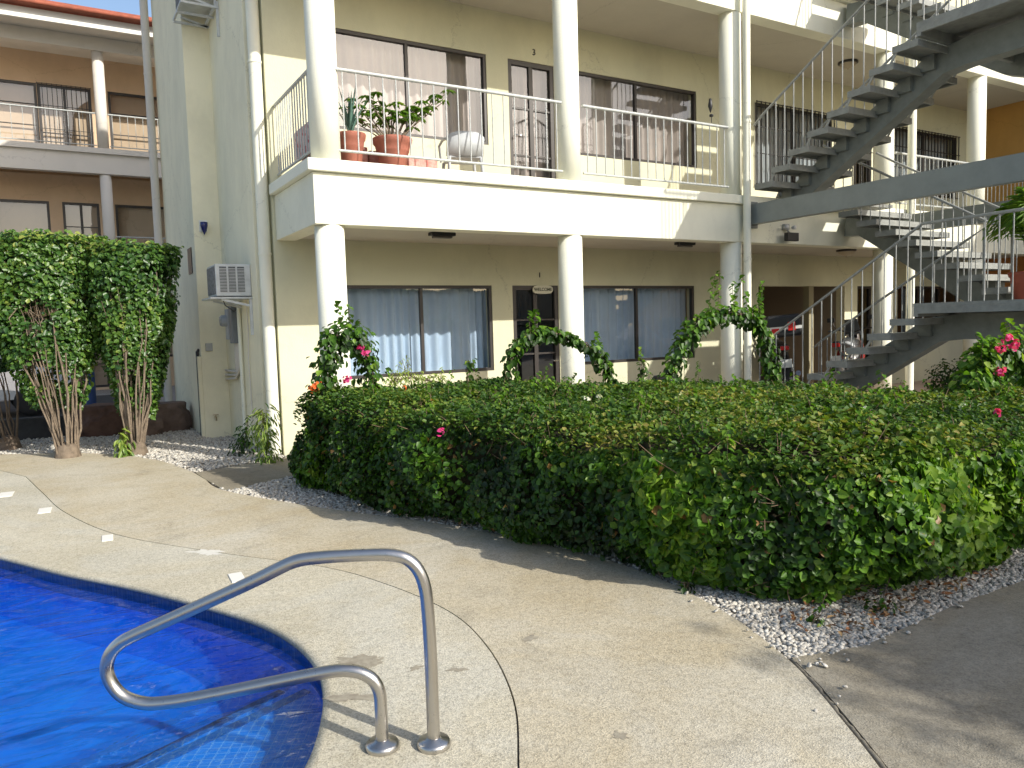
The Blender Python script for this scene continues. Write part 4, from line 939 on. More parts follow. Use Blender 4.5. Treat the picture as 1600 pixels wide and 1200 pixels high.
# ================================================================== MOTORCYCLES
def wheel(t, y, r=.31, w=.11):
    M = Matrix.Translation((0, y, r)) @ Matrix.Rotation(R(90), 4, 'Y')
    b = MB(); b.lathe([(r - .08, -w / 2 + .01), (r - .02, -w / 2), (r, -w / 4), (r, w / 4), (r - .02, w / 2), (r - .08, w / 2 - .01), (r - .08, -w / 2 + .01)], M=M, n=30)
    wh = b.build('wheel', RUBBER, t)
    b = MB(); b.lathe([(r - .105, -.03), (r - .078, -.035), (r - .078, .035), (r - .105, .03), (r - .105, -.03)], M=M, n=30); b.lathe([(0, -.05), (.045, -.05), (.045, .05), (0, .05)], M=M, n=12)
    for k in range(5):
        a = 2 * PI * k / 5; b.bar((0, y, r), (0, y + math.cos(a) * (r - .09), r + math.sin(a) * (r - .09)), .03, .03)
    b.build('rim', SILVERP, wh)
def motorcycle(lab, x, y, z, rz, paint, accent, topbox):
    t = empty('motorcycle', (0, 0, 0), lab, 'motorcycle', None)       # points +Y
    wheel(t, .68); wheel(t, -.62, .31, .14)
    b = MB(); b.obox(Matrix.Translation((0, .02, .42)), .24, .46, .30); b.tube([(0, -.12, .45), (0, .25, .38)], .12, 14); b.lathe([(0, -.17), (.1, -.17), (.11, .17), (0, .17)], M=Matrix.Translation((0, .02, .38)) @ Matrix.Rotation(R(90), 4, 'Y'), n=16); b.build('engine', mat("engine_metal", (.20, .20, .21), .4, metal=.7), t, bevel=.02)
    b = MB(); v = []; prof = [(-.12, .10, .72, .84), (0, .15, .70, .90), (.16, .17, .68, .94), (.32, .15, .70, .93), (.44, .09, .74, .88)]
    for (yy, w, z0, z1) in prof:
        zc = (z0 + z1) / 2; hh = (z1 - z0) / 2
        for k in range(14): a = 2 * PI * k / 14; v.append((w * math.cos(a), yy, zc + hh * math.sin(a)))
    b.add(v, [(i * 14 + j, i * 14 + (j + 1) % 14, (i + 1) * 14 + (j + 1) % 14, (i + 1) * 14 + j) for i in range(4) for j in range(14)] + [tuple(range(14)), tuple(56 + j for j in range(14))], True); b.build('fuel_tank', paint, t)
    b = MB(); v = []
    for (yy, w, z0, z1) in ((-.74, .07, .84, .90), (-.5, .12, .78, .87), (-.28, .14, .74, .82), (-.08, .10, .76, .83)):
        zc = (z0 + z1) / 2; hh = (z1 - z0) / 2
        for k in range(12): a = 2 * PI * k / 12; v.append((w * math.cos(a), yy, zc + hh * math.sin(a)))
    b.add(v, [(i * 12 + j, i * 12 + (j + 1) % 12, (i + 1) * 12 + (j + 1) % 12, (i + 1) * 12 + j) for i in range(3) for j in range(12)] + [tuple(range(12)), tuple(36 + j for j in range(12))], True); b.build('saddle', BLACKP, t)
    for sx in (-1, 1):
        b = MB(); b.add([(sx * .14, .46, .86), (sx * .19, .30, .84), (sx * .20, .10, .62), (sx * .16, .22, .50), (sx * .17, .48, .60), (sx * .12, .46, .86), (sx * .16, .30, .84), (sx * .17, .10, .62), (sx * .13, .22, .50), (sx * .14, .48, .60)], [(0, 1, 2, 3, 4), (9, 8, 7, 6, 5)] + [(i, (i + 1) % 5, (i + 1) % 5 + 5, i + 5) for i in range(5)]); b.build('side_fairing', accent, t)
        b = MB(); b.tube([(sx * .09, .68, .31), (sx * .08, .48, .98)], .024, 10); b.build('fork', CHROME, t)
        b = MB(); b.tube([(sx * .03, .44, 1.0), (sx * .2, .42, 1.06), (sx * .36, .34, 1.05)], .013, 8); h_ = b.build('handlebar', BLACKP, t)
        b = MB(); b.tube([(sx * .24, .42, 1.06), (sx * .30, .44, 1.20)], .006, 6); b.obox(Matrix.Translation((sx * .32, .44, 1.23)), .12, .03, .07); b.build('mirror', BLACKP, t, bevel=.01)
    b = MB(); b.tube([(.16, .15, .25), (.18, -.3, .32), (.18, -.72, .46)], [.03, .045, .04], 12); b.build('exhaust', mat('engine_metal'), t)
    b = MB(); b.tube([(0, .45, .95), (0, .1, .62), (0, -.4, .68), (0, -.72, .85)], .022, 8); b.tube([(0, -.62, .31), (0, -.1, .38)], .03, 8); b.build('frame', BLACKP, t)
    b = MB(); b.lathe([(0, .07), (.06, .06), (.09, 0), (.08, -.03), (0, -.04)], M=Matrix.Translation((0, .58, .88)) @ Matrix.Rotation(R(-90), 4, 'X'), n=18); b.build('headlight', mat("lamp_lens", (.7, .7, .7), .1, spec=.8), t)
    b = MB(); b.add([(-.13, .52, .95), (.13, .52, .95), (.10, .40, 1.22), (-.10, .40, 1.22), (-.13, .53, .95), (.13, .53, .95), (.10, .41, 1.22), (-.10, .41, 1.22)], [(0, 1, 2, 3), (7, 6, 5, 4), (0, 4, 5, 1), (2, 6, 7, 3), (1, 5, 6, 2), (0, 3, 7, 4)]); b.build('windscreen', mat('smoked_screen', (.10, .11, .12), .2, spec=.6), t)
    b = MB(); v = []
    for k in range(9):
        a = R(20 + k * 16); 
        for sx in (-.06, .06): v.append((sx, .68 - math.cos(a) * -.34 * 1 if False else .68 + math.cos(a) * .345, .31 + math.sin(a) * .345))
    b.add(v, [(i * 2, i * 2 + 1, i * 2 + 3, i * 2 + 2) for i in range(8)], True); b.build('mudguard', paint, t)
    b = MB(); b.obox(Matrix.Translation((0, -.80, .84)), .12, .05, .06); b.build('tail_light', REDP, t, bevel=.01)
    b = MB(); b.obox(Matrix.Translation((0, -.86, .62)), .16, .012, .12); b.build('number_plate', WHITEP, t)
    if topbox:
        b = MB(); b.obox(Matrix.Translation((0, -.74, 1.16)), .50, .36, .32); tb = b.build('top_box', BLACKP, t, bevel=.04)
        b = MB(); b.obox(Matrix.Translation((0, -.925, 1.13)), .50, .02, .045); b.build('white_strip', WHITEP, tb)
        for sx in (-.13, .10):
            b = MB(); b.obox(Matrix.Translation((sx, -.94, 1.13 + (-.035 if sx < 0 else .02))), .10, .02, .07 if sx < 0 else .12); b.build('reflector', REDP, tb)
    b = MB(); b.lathe([(.097, .0), (.10, -.035), (.07, -.09), (0, -.11)], M=Matrix.Translation((0, .58, .88)) @ Matrix.Rotation(R(-90), 4, 'X'), n=18); b.build('headlight_shell', BLACKP, t)
    for sx in (-1, 1):
        b = MB(); b.tube([(sx * .12, -.60, .50), (sx * .15, -.25, .62), (sx * .14, -.05, .50)], .018, 8); b.build('foot_guard', WHITEP, t)
    t.location = (x, y, z); t.scale = (1.14, 1.14, 1.17); t.rotation_euler = (R(0), R(-4), rz); return t
motorcycle('black motorcycle with top box and red reflectors parked on the porch', 11.2, 9.35, PF + .02, R(-42), BLACKP, BLACKP, True)
motorcycle('silver and red motorcycle parked behind the lower stair flight right of the black one', 12.7, 9.0, PF + .02, R(-66), SILVERP, mat("red_paint", (.35, .02, .02), .3, coat=.5), False)

# ================================================================== GRAVEL
def pebbles(name, poly, dens, size, z=-.028, label=None, mound=0., m=PEB, kind='stuff', squash=.55):
    xs = [p[0] for p in poly]; ys = [p[1] for p in poly]
    ph = (1 + 5 ** .5) / 2
    ico = np.array([(-1, ph, 0), (1, ph, 0), (-1, -ph, 0), (1, -ph, 0), (0, -1, ph), (0, 1, ph), (0, -1, -ph), (0, 1, -ph), (ph, 0, -1), (ph, 0, 1), (-ph, 0, -1), (-ph, 0, 1)], float); ico /= np.linalg.norm(ico[0])
    fc = np.array([(0, 11, 5), (0, 5, 1), (0, 1, 7), (0, 7, 10), (0, 10, 11), (1, 5, 9), (5, 11, 4), (11, 10, 2), (10, 7, 6), (7, 1, 8), (3, 9, 4), (3, 4, 2), (3, 2, 6), (3, 6, 8), (3, 8, 9), (4, 9, 5), (2, 4, 11), (6, 2, 10), (8, 6, 7), (9, 8, 1)])
    A = (max(xs) - min(xs)) * (max(ys) - min(ys)); n = int(A * dens)
    px = rng.uniform(min(xs), max(xs), n); py = rng.uniform(min(ys), max(ys), n)
    keep = np.array([inpoly(a, b, poly) for a, b in zip(px, py)]); px = px[keep]; py = py[keep]; n = len(px)
    sc = size * rng.uniform(.35, .72, n); ex = rng.uniform(.75, 1.4, n); ez = squash * rng.uniform(.8, 1.3, n); an = rng.uniform(0, 2 * PI, n)
    J = ico[None] * (1 + rng.uniform(-.18, .18, (n, 12, 1)))
    x = J[:, :, 0] * (sc * ex)[:, None]; y = J[:, :, 1] * sc[:, None]; zz = J[:, :, 2] * (sc * ez)[:, None]
    tl = rng.normal(0, .35, n)[:, None]; zz = zz + x * tl
    ca, sa = np.cos(an)[:, None], np.sin(an)[:, None]
    V = np.stack([x * ca - y * sa + px[:, None], x * sa + y * ca + py[:, None], zz + z + (sc * .4 + rng.uniform(0, size * .5, n))[:, None]], 2).reshape(-1, 3)
    F = (fc[None] + (np.arange(n) * 12)[:, None, None]).reshape(-1, 3)
    me = bpy.data.meshes.new(name); me.vertices.add(len(V)); me.vertices.foreach_set('co', V.reshape(-1)); me.loops.add(F.size); me.loops.foreach_set('vertex_index', F.reshape(-1).astype(np.int32))
    me.polygons.add(len(F)); me.polygons.foreach_set('loop_start', (np.arange(len(F)) * 3).astype(np.int32)); me.polygons.foreach_set('loop_total', np.full(len(F), 3, np.int32)); me.update(calc_edges=True)
    me.materials.append(m); o = bpy.data.objects.new(name, me); COL.objects.link(o); o['kind'] = kind
    return o
gr = [(3.10, 3.75), (3.145, 3.6), (3.10, 3.25), (3.03, 2.90), (2.875, 2.40), (2.94, 2.31), (3.30, 2.25), (3.57, 2.264), (4.217, 2.301), (4.876, 2.288), (6.2, 2.27), (6.2, 2.7), (4.2, 2.9), (3.7, 3.2), (3.45, 3.9)]
pebbles('gravel', gr, 5600, .0245)
stray = [(3.05, 3.3), (2.93, 2.8), (2.80, 2.35), (2.55, 1.95), (2.75, 1.95), (3.1, 2.2), (4.2, 2.22), (4.3, 2.32), (3.1, 2.34), (3.16, 3.3)]
pebbles('stray_gravel', stray, 90, .02, -.004)
gm = [(1.345, 8.86), (1.40, 8.17), (1.65, 7.5), (1.91, 6.94), (2.30, 6.15), (2.65, 5.53), (3.06, 4.32), (3.14, 3.75), (3.45, 3.9), (3.2, 4.9), (2.8, 6), (2.4, 7.7), (2.75, 8.75), (2.2, 8.51), (1.42, 8.14)]
pebbles('gravel', gm, 2000, .031)
gl = [(-3.2, 13.3), (-.75, 12.82), (.2, 12.18), (.76, 11.40), (1.11, 10.5), (1.29, 9.50), (1.9, 9.68), (2.46, 9.9), (2.30, 10.3), (2.25, 12.4), (1.9, 12.45), (1.95, 15.2), (-3.2, 15.2)]
pebbles('gravel', gl, 900, .042)
# leaf litter under the hedge corner
n = 230; P = np.stack([rng.uniform(3.2, 4.9, n), rng.uniform(2.36, 2.75, n), rng.uniform(.0, .03, n)], 1)
leaves('leaf_litter', P, np.stack([rng.normal(0, .4, n), rng.normal(0, .4, n), np.ones(n)], 1), .035, leafmat("dry_litter", [(0., (.12, .05, .02)), (.6, (.30, .13, .05)), (1., (.42, .28, .13))], .1, .7), None, .55, kind='stuff')

# ================================================================== HEDGE
def shoot_tuft(P, Nn, T, base, L, n, spread=.05):
    d = Vector((random.uniform(-.4, .4), random.uniform(-.4, .4), 1)).normalized()
    for i in range(n):
        q = base + d * L * (i + 1) / n; a = random.random() * 6.28
        v = Vector((math.cos(a), math.sin(a), .3)); P.append(q + v * spread * .5); Nn.append((v.x * .5, v.y * .5, 1)); T.append(v * 2)
    return base + d * L
hp_ = [(2.16, 7.95), (2.13, 7.4), (2.30, 6.2), (2.72, 4.9), (3.00, 3.8), (3.15, 3.06), (3.50, 2.64), (4.05, 2.45), (5.2, 2.45), (6.4, 2.60), (7.0, 3.1), (6.95, 3.9), (6.5, 4.7), (6.1, 5.6), (5.5, 6.6), (4.6, 7.5), (3.4, 8.1)]
HSEG = []
def hh(x, y):
    if not HSEG:
        q = [(p.x, p.y) for p in smooth_curve(hp_, True, 3)]; HSEG.extend([(q[i], q[(i + 1) % len(q)]) for i in range(len(q))])
    d = 9.
    for (ax_, ay_), (bx_, by_) in HSEG:
        ux, uy = bx_ - ax_, by_ - ay_; t_ = max(0, min(1, ((x - ax_) * ux + (y - ay_) * uy) / (ux * ux + uy * uy))); dd = (x - ax_ - ux * t_) ** 2 + (y - ay_ - uy * t_) ** 2
        if dd < d: d = dd
    d = math.sqrt(d)
    return .935 + .02 * min(1, max(0, (y - 4.5) / 2.5)) + .075 * fbm(x, y, 0, 1.1) + .06 * fbm(x, y, 4, 3.2) + .03 * fbm(x, y, 8, 9) - .15 * math.exp(-d / .12)
H = empty('hedge', (4, 5, 0), 'long clipped mixed hedge with dark shaded side and sunlit top between pool deck and building', 'hedge')
hs = [(p.x, p.y) for p in smooth_curve(hp_, True, 8)]
# inner woody mass
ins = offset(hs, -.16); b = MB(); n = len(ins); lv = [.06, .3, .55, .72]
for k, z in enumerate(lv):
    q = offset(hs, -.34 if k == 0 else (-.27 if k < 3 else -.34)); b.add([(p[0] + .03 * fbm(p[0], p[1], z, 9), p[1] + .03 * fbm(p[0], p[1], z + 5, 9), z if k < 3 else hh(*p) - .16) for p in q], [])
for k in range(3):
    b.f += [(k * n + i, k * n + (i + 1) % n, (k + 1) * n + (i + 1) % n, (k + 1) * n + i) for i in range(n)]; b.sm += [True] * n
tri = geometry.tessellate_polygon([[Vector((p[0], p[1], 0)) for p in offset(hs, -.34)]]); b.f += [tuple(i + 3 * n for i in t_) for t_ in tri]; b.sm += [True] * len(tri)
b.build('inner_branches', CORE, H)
# top foliage
NT = 62000; P = []; Nn = []; tone = []; sz = []
while len(P) < NT:
    x = random.uniform(2.0, 9.0); y = random.uniform(2.4, 8.05)
    if not inpoly(x, y, hs): continue
    # nearer parts get the full density, far ones thin out
    if random.random() > min(1, 1.15 - .07 * (x - 2)): continue
    z = hh(x, y) - abs(random.gauss(0, .055)) + .022
    gap = fbm(x, y, 9, 3.1)
    if gap > .22 and random.random() < .7: z -= .09
    if gap > .34 and random.random() < .5: continue
    P.append((x, y, z)); Nn.append((random.gauss(0, .55), random.gauss(0, .55) - .15, .9))
    k = .52 + .30 * fbm(x, y, 2, .9) + .25 * fbm(x, y, 7, 2.7) + random.gauss(0, .16) + (.10 if y < 5.5 else -.06)
    tone.append(k); sz.append(.036 if y > 5 else .034 + .012 * max(0, fbm(x, y, 12, 1.1)) * 2)
leaves('foliage', P, Nn, np.array(sz), LEAF_H, H, .62, tone=np.array(tone), var=.55)
# side foliage (front, corner and short right side)
P = []; Nn = []; tone = []; sz = []
N_ = len(hs)
def side(i0, i1, dens):
    for i in range(i0, i1):
        a = Vector((*hs[i % N_], 0)); c = Vector((*hs[(i + 1) % N_], 0)); L = (c - a).length; d = (c - a).normalized(); nrm = Vector((d.y, -d.x, 0))
        cen = Vector((5, 5, 0))
        if nrm.dot(a - cen) < 0: nrm = -nrm
        for _ in range(int(L * dens)):
            p = a.lerp(c, random.random()); zt = hh(p.x, p.y); z = zt * (random.random() ** .9) ; z = max(z, .03)
            bulge = .09 * math.sin(PI * min(1, z / zt)) + .20 * fbm(p.x, p.y, z, 1.7) + .10 * fbm(p.x, p.y, z + 9, 3.8) + .06 * fbm(p.x, p.y, z, 6) - (.10 * max(0, (z / zt - .82) / .18) ** 2) - .16 * max(0, (.22 - z) / .22)
            q = p + nrm * (max(bulge, -.09 if z > .15 else -.2) - abs(random.gauss(0, .045)))
            gp = fbm(p.x, p.y, z + 3, 3.6)
            if gp > .22 and random.random() < .6: q -= nrm * .07
            if gp > .36 and random.random() < .6: continue
            P.append((q.x, q.y, z)); Nn.append((nrm.x + random.gauss(0, .55), nrm.y + random.gauss(0, .55), .45 + random.gauss(0, .4)))
            big_ = fbm(p.x, p.y, z, 1.5); rt = min(.20, max(0, (p.x - 2.6)) * .2)  # rt: brighter leaves to the right, with the sunlit face put into their tone
            tone.append(min(.86, .34 + .5 * big_ + rt + random.gauss(0, .2)) if random.random() > .012 else 1.0); sz.append((.044 + .017 * max(0, big_) * 2) * (1.08 if p.y < 4 else 1))
i_left = 0
side(-4, 11 * 8, 2900)
side(11 * 8, 17 * 8 - 4, 700)
leaves('side_foliage', P, Nn, np.array(sz), LEAF_V, H, .74, tone=np.array(tone), var=.55)
# bare twigs between the leaves
b = MB()
for _ in range(1500):
    x = random.uniform(2.2, 8); y = random.uniform(2.6, 7.8)
    if not inpoly(x, y, hs): continue
    z = hh(x, y); d = Vector((random.gauss(0, .6), random.gauss(0, .6), random.uniform(.3, 1))).normalized(); L = random.uniform(.08, .2)
    p = Vector((x, y, z - .08)); b.tube([p, p + d * L], [.0035, .0015], 3, False)
for _ in range(420):
    i = random.randrange(0, 11 * 8); a = Vector((*hs[i], 0)); c = Vector((*hs[(i + 1) % N_], 0)); p = a.lerp(c, random.random()); z = random.uniform(.05, .75)
    d = Vector((random.gauss(0, 1), random.gauss(0, 1), random.gauss(.5, .6))).normalized(); p.z = z; p = p + (Vector((5, 5, z)) - p).normalized() * .09; b.tube([p - d * .06, p + d * .02 + Vector((random.gauss(0, .012), 0, random.gauss(0, .012))), p + d * .08], [.0028, .0022, .0012], 4, False)
b.build('twigs', TWIG, H)
# scattered flowers in the hedge
def flowers(parent, name, spots, m, n=9, size=.035, r=.045):
    for s_ in spots:
        P = []; Nn = []; T = []
        for k in range(n):
            v = Vector((random.gauss(0, 1), random.gauss(0, 1), random.gauss(.2, 1))).normalized(); P.append(Vector(s_) + v * r * random.uniform(.3, 1)); Nn.append((v.x + random.gauss(0, .3), v.y, v.z)); T.append(v * .5)
        leaves(name, P, Nn, size, m, parent, .85, tangent=np.array([tuple(q) for q in T]), var=.3)
flowers(H, 'white_flower', [(4.6, 4.9, .95), (3.9, 5.3, .95), (4.1, 5.4, .94), (4.2, 4.75, .93), (4.9, 3.35, .93), (5.0, 3.2, .92), (5.2, 3.3, .92), (4.6, 3.1, .93), (5.5, 3.0, .93)], PETAL_W, 7, .03, .03)
flowers(H, 'orange_flower', [(2.9, 6.3, .93), (3.1, 7.4, .98)], PETAL_O, 7, .028, .03)
flowers(H, 'pink_flower', [(5.35, 2.7, .92), (2.5, 5.3, .8)], PETAL_P, 8, .035, .035)
# shoots standing above the top
P = []; Nn = []; T = []; b = MB()
for _ in range(170):
    x = random.uniform(2.3, 8.5); y = random.uniform(2.7, 7.8)
    if not inpoly(x, y, hs): continue
    base = Vector((x, y, hh(x, y) - .02)); L = random.uniform(.05, .16) if random.random() < .85 else random.uniform(.15, .3)
    e = shoot_tuft(P, Nn, T, base, L, int(4 + L * 40)); b.tube([base, e], .002, 3, False)
b.build('shoot_stems', TWIG, H); leaves('shoots', P, Nn, .045, LEAF_V, H, .65, tone=.45 + .4 * rng.random(len(P)), tangent=np.array(T))

# ================================================================== CLIMBING / FLOWERING SHRUBS
def vine(name, lab, cat, path, rad, n, leaf=.06, m=LEAF_V, aspect=.78, tone0=.45, stem=.012, shoots=10, wild=.25, group=None):
    pts = smooth_curve(path, n=8); t = empty(name, path[0], lab, cat, group)
    b = MB()
    for k in range(4):
        off = Vector((random.uniform(-.03, .03), random.uniform(-.03, .03), 0)); b.tube([p + off + Vector((random.uniform(-.02, .02), random.uniform(-.02, .02), random.uniform(-.02, .02))) for p in pts], stem * (1 if k == 0 else .5), 6)
    P = []; Nn = []; T = []; tn = []
    for _ in range(n):
        k = random.random() * (len(pts) - 1); p = pts[int(k)].lerp(pts[min(int(k) + 1, len(pts) - 1)], k - int(k))
        r = rad(k / (len(pts) - 1)) if callable(rad) else rad
        v = Vector((random.gauss(0, 1), random.gauss(0, 1), random.gauss(0, 1))).normalized(); q = p + v * r * (random.random() ** .5) * (1 + .5 * fbm(p.x * 2, p.y, p.z * 2, 2.5)) + Vector((0, 0, -.02))
        P.append(q); Nn.append((v.x * .7 + random.gauss(0, .4), v.y * .7 - .25, v.z * .6 + .5)); T.append(Vector((v.x, v.y, -.7))); tn.append(min(.9, tone0 + random.gauss(0, .18) + .2 * v.z))
    for _ in range(shoots):
        k = random.randrange(len(pts) // 5, len(pts)); base = pts[k]; L = random.uniform(.15, .15 + wild)
        e = shoot_tuft(P, Nn, T, base, L, int(5 + L * 22)); b.tube([base, e], .003, 4, False)
    while len(tn) < len(P): tn.append(min(.88, tone0 + .2 + random.gauss(0, .1)))
    b.build('stem', BARKD, t); leaves('foliage', P, Nn, leaf, m, t, aspect, tone=np.array(tn), tangent=np.array([tuple(v) for v in T]) * 1.2)
    return t
v1 = vine('flowering_shrub', 'arched flowering shrub with pink and orange blooms in front of the corner column', 'flowering shrub', [(2.28, 7.7, .75), (2.36, 7.7, 1.2), (2.46, 7.65, 1.5), (2.64, 7.65, 1.52), (2.76, 7.6, 1.35), (2.84, 7.6, .8)], .17, 900, .07, tone0=.34, shoots=9, wild=.25)
flowers(v1, 'pink_bloom', [(2.68, 7.5, 1.42), (2.52, 7.5, 1.10), (2.71, 7.45, 1.37)], PETAL_P, 12, .04, .05)
flowers(v1, 'orange_bloom', [(2.20, 7.6, 1.03), (2.24, 7.62, 1.05)], PETAL_O, 26, .03, .06)
vine('vine_arch', 'small leafy vine arch growing over the hedge in front of the dark door', 'vine', [(4.15, 7.05, .8), (4.18, 7.05, 1.2), (4.30, 7.0, 1.42), (4.55, 7.0, 1.50), (4.90, 7.0, 1.45), (5.22, 7.0, 1.30), (5.40, 7.0, 1.12), (5.55, 7.0, .85)],   .10, 640, .07, tone0=.38, shoots=5, wild=.1)
vine('vine_arch', 'larger leafy vine arch with long stray shoots beside the middle downpipe', 'vine', [(5.75, 6.35, .8), (5.88, 6.35, 1.15), (6.15, 6.35, 1.45), (6.40, 6.35, 1.62), (6.75, 6.3, 1.66), (7.05, 6.25, 1.55), (7.20, 6.2, 1.25), (7.30, 6.2, .85)], .145, 1050, .07, tone0=.40, shoots=13, wild=.38)
v3 = vine('bougainvillea', 'bright green bougainvillea with magenta flowers rising from the hedge at the right photo edge', 'flowering shrub', [(6.30, 3.36, .75), (6.38, 3.38, 1.0), (6.52, 3.40, 1.18), (6.75, 3.36, 1.28), (7.1, 3.3, 1.2), (7.3, 3.2, .95)], .22, 1500, .066, tone0=.56, shoots=14, wild=.14)
flowers(v3, 'magenta_bloom', [(6.42, 3.22, 1.30), (6.52, 3.22, 1.37), (6.60, 3.20, 1.32), (6.42, 3.22, 1.12), (6.88, 3.14, 1.30), (6.92, 3.12, 1.22), (6.76, 3.16, 1.38)], PETAL_P, 16, .038, .05)
vine('ornamental_shrub', 'small yellow green feathery shrub behind the hedge below the first window', 'shrub', [(3.0, 8.0, .6), (3.25, 8.0, 1.0), (3.55, 8.0, 1.02), (3.8, 8.0, .95)], .12, 420, .06, LEAF_Y, .25, .5, .008, 8, .1)
vine('young_shrub', 'thin upright seedling shrub against the lower window curtains', 'shrub', [(3.92, 7.6, .8), (3.96, 7.6, 1.05), (3.97, 7.6, 1.22)], .05, 40, .06, LEAF_V, .7, .5, .005, 1, .05)
vine('young_shrub', 'thin seedling shrub between the two vine arches', 'shrub', [(5.6, 6.6, .8), (5.62, 6.6, 1.0), (5.62, 6.6, 1.12)], .07, 46, .06, LEAF_V, .7, .5, .005, 1, .05)
# small-leaved dark shrub in front of porch wall at right, and a green mass further right
def blobshrub(name, lab, c, rx, ry, rz_, n, leaf, m, tone0, asp=.6, cat='shrub', z0=.0):
    t = empty(name, (c[0], c[1], z0), lab, cat); P = []; Nn = []; tn = []; b = MB()
    for k in range(9):
        a = random.random() * 6.28; q = Vector(c) + Vector((math.cos(a) * rx * .6, math.sin(a) * ry * .6, rz_ * random.uniform(0, .6))); b.tube([(c[0], c[1], z0), Vector(c) * .5 + q * .5 - Vector((0, 0, rz_ * .2)), q], [.018, .012, .004], 5)
    for _ in range(n):
        v = Vector((random.gauss(0, 1), random.gauss(0, 1), random.gauss(0, 1))).normalized(); r = (random.random() ** .33) * (1 + .35 * fbm(v.x, v.y, v.z + c[0], 2.2))
        if fbm(v.x * r + c[0], v.y * r, v.z * r, 3.3) > .32: continue
        P.append((c[0] + v.x * rx * r, c[1] + v.y * ry * r, max(z0 + .02, c[2] + v.z * rz_ * r))); Nn.append((v.x + random.gauss(0, .5), v.y + random.gauss(0, .5), v.z * .6 + .5)); tn.append(tone0 + random.gauss(0, .16) + .12 * v.z)
    b.build('branches', BARKD, t); leaves('foliage', P, Nn, leaf, m, t, asp, tone=np.array(tn)); return t
blobshrub('porch_shrub', 'airy dark shrub against the cream porch wall under the stair stringer', (10.5, 5.9, .62), .32, .32, .34, 900, .05, LEAF_H, .25, z0=0)
blobshrub('porch_shrub', 'dense dark green shrub under the stair landing at the right photo edge', (11.8, 5.3, .75), 1.0, .7, .7, 5200, .06, LEAF_H, .33, z0=0)
blobshrub('porch_shrub', 'leafy dark shrub behind the magenta bougainvillea at the right photo edge', (8.6, 4.1, .75), .8, .5, .38, 3200, .06, LEAF_V, .22, z0=0)
# weed tuft by the downpipe foot and at the bushes' foot
vine('weed', 'feathery green weed at the foot of the lit downpipe', 'weed', [(2.16, 9.6, 0), (2.14, 9.6, .35), (2.16, 9.6, .55)], .22, 330, .10, LEAF_Y, .18, .3, .006, 5, .12)
vine('weed', 'low dark weed left of the downpipe foot on the gravel', 'weed', [(2.0, 10.4, 0), (2.05, 10.4, .12), (2.1, 10.4, .3)], .2, 180, .07, LEAF_V, .35, .2, .004, 4, .1)
vine('weed', 'bright green tuft at the foot of the two tall bushes', 'weed', [(.68, 11.35, 0), (.70, 11.35, .12), (.72, 11.35, .22)], .13, 110, .11, LEAF_Y, .35, .3, .005, 2, .05)
vine('weed', 'small green weed on the white gravel by the hedge corner', 'weed', [(3.33, 2.56, 0), (3.36, 2.56, .03)], .05, 26, .04, LEAF_V, .6, .4, .003, 1, .02)
vine('weed', 'second small green weed on the white gravel nearer the right path', 'weed', [(3.72, 2.47, 0), (3.76, 2.47, .04)], .07, 36, .04, LEAF_V, .6, .4, .003, 1, .02)
vine('weed', 'small dark weed beside the expansion joint at the hedge foot', 'weed', [(3.12, 3.3, 0), (3.12, 3.3, .06)], .06, 34, .045, LEAF_V, .6, .3, .003, 1, .02)

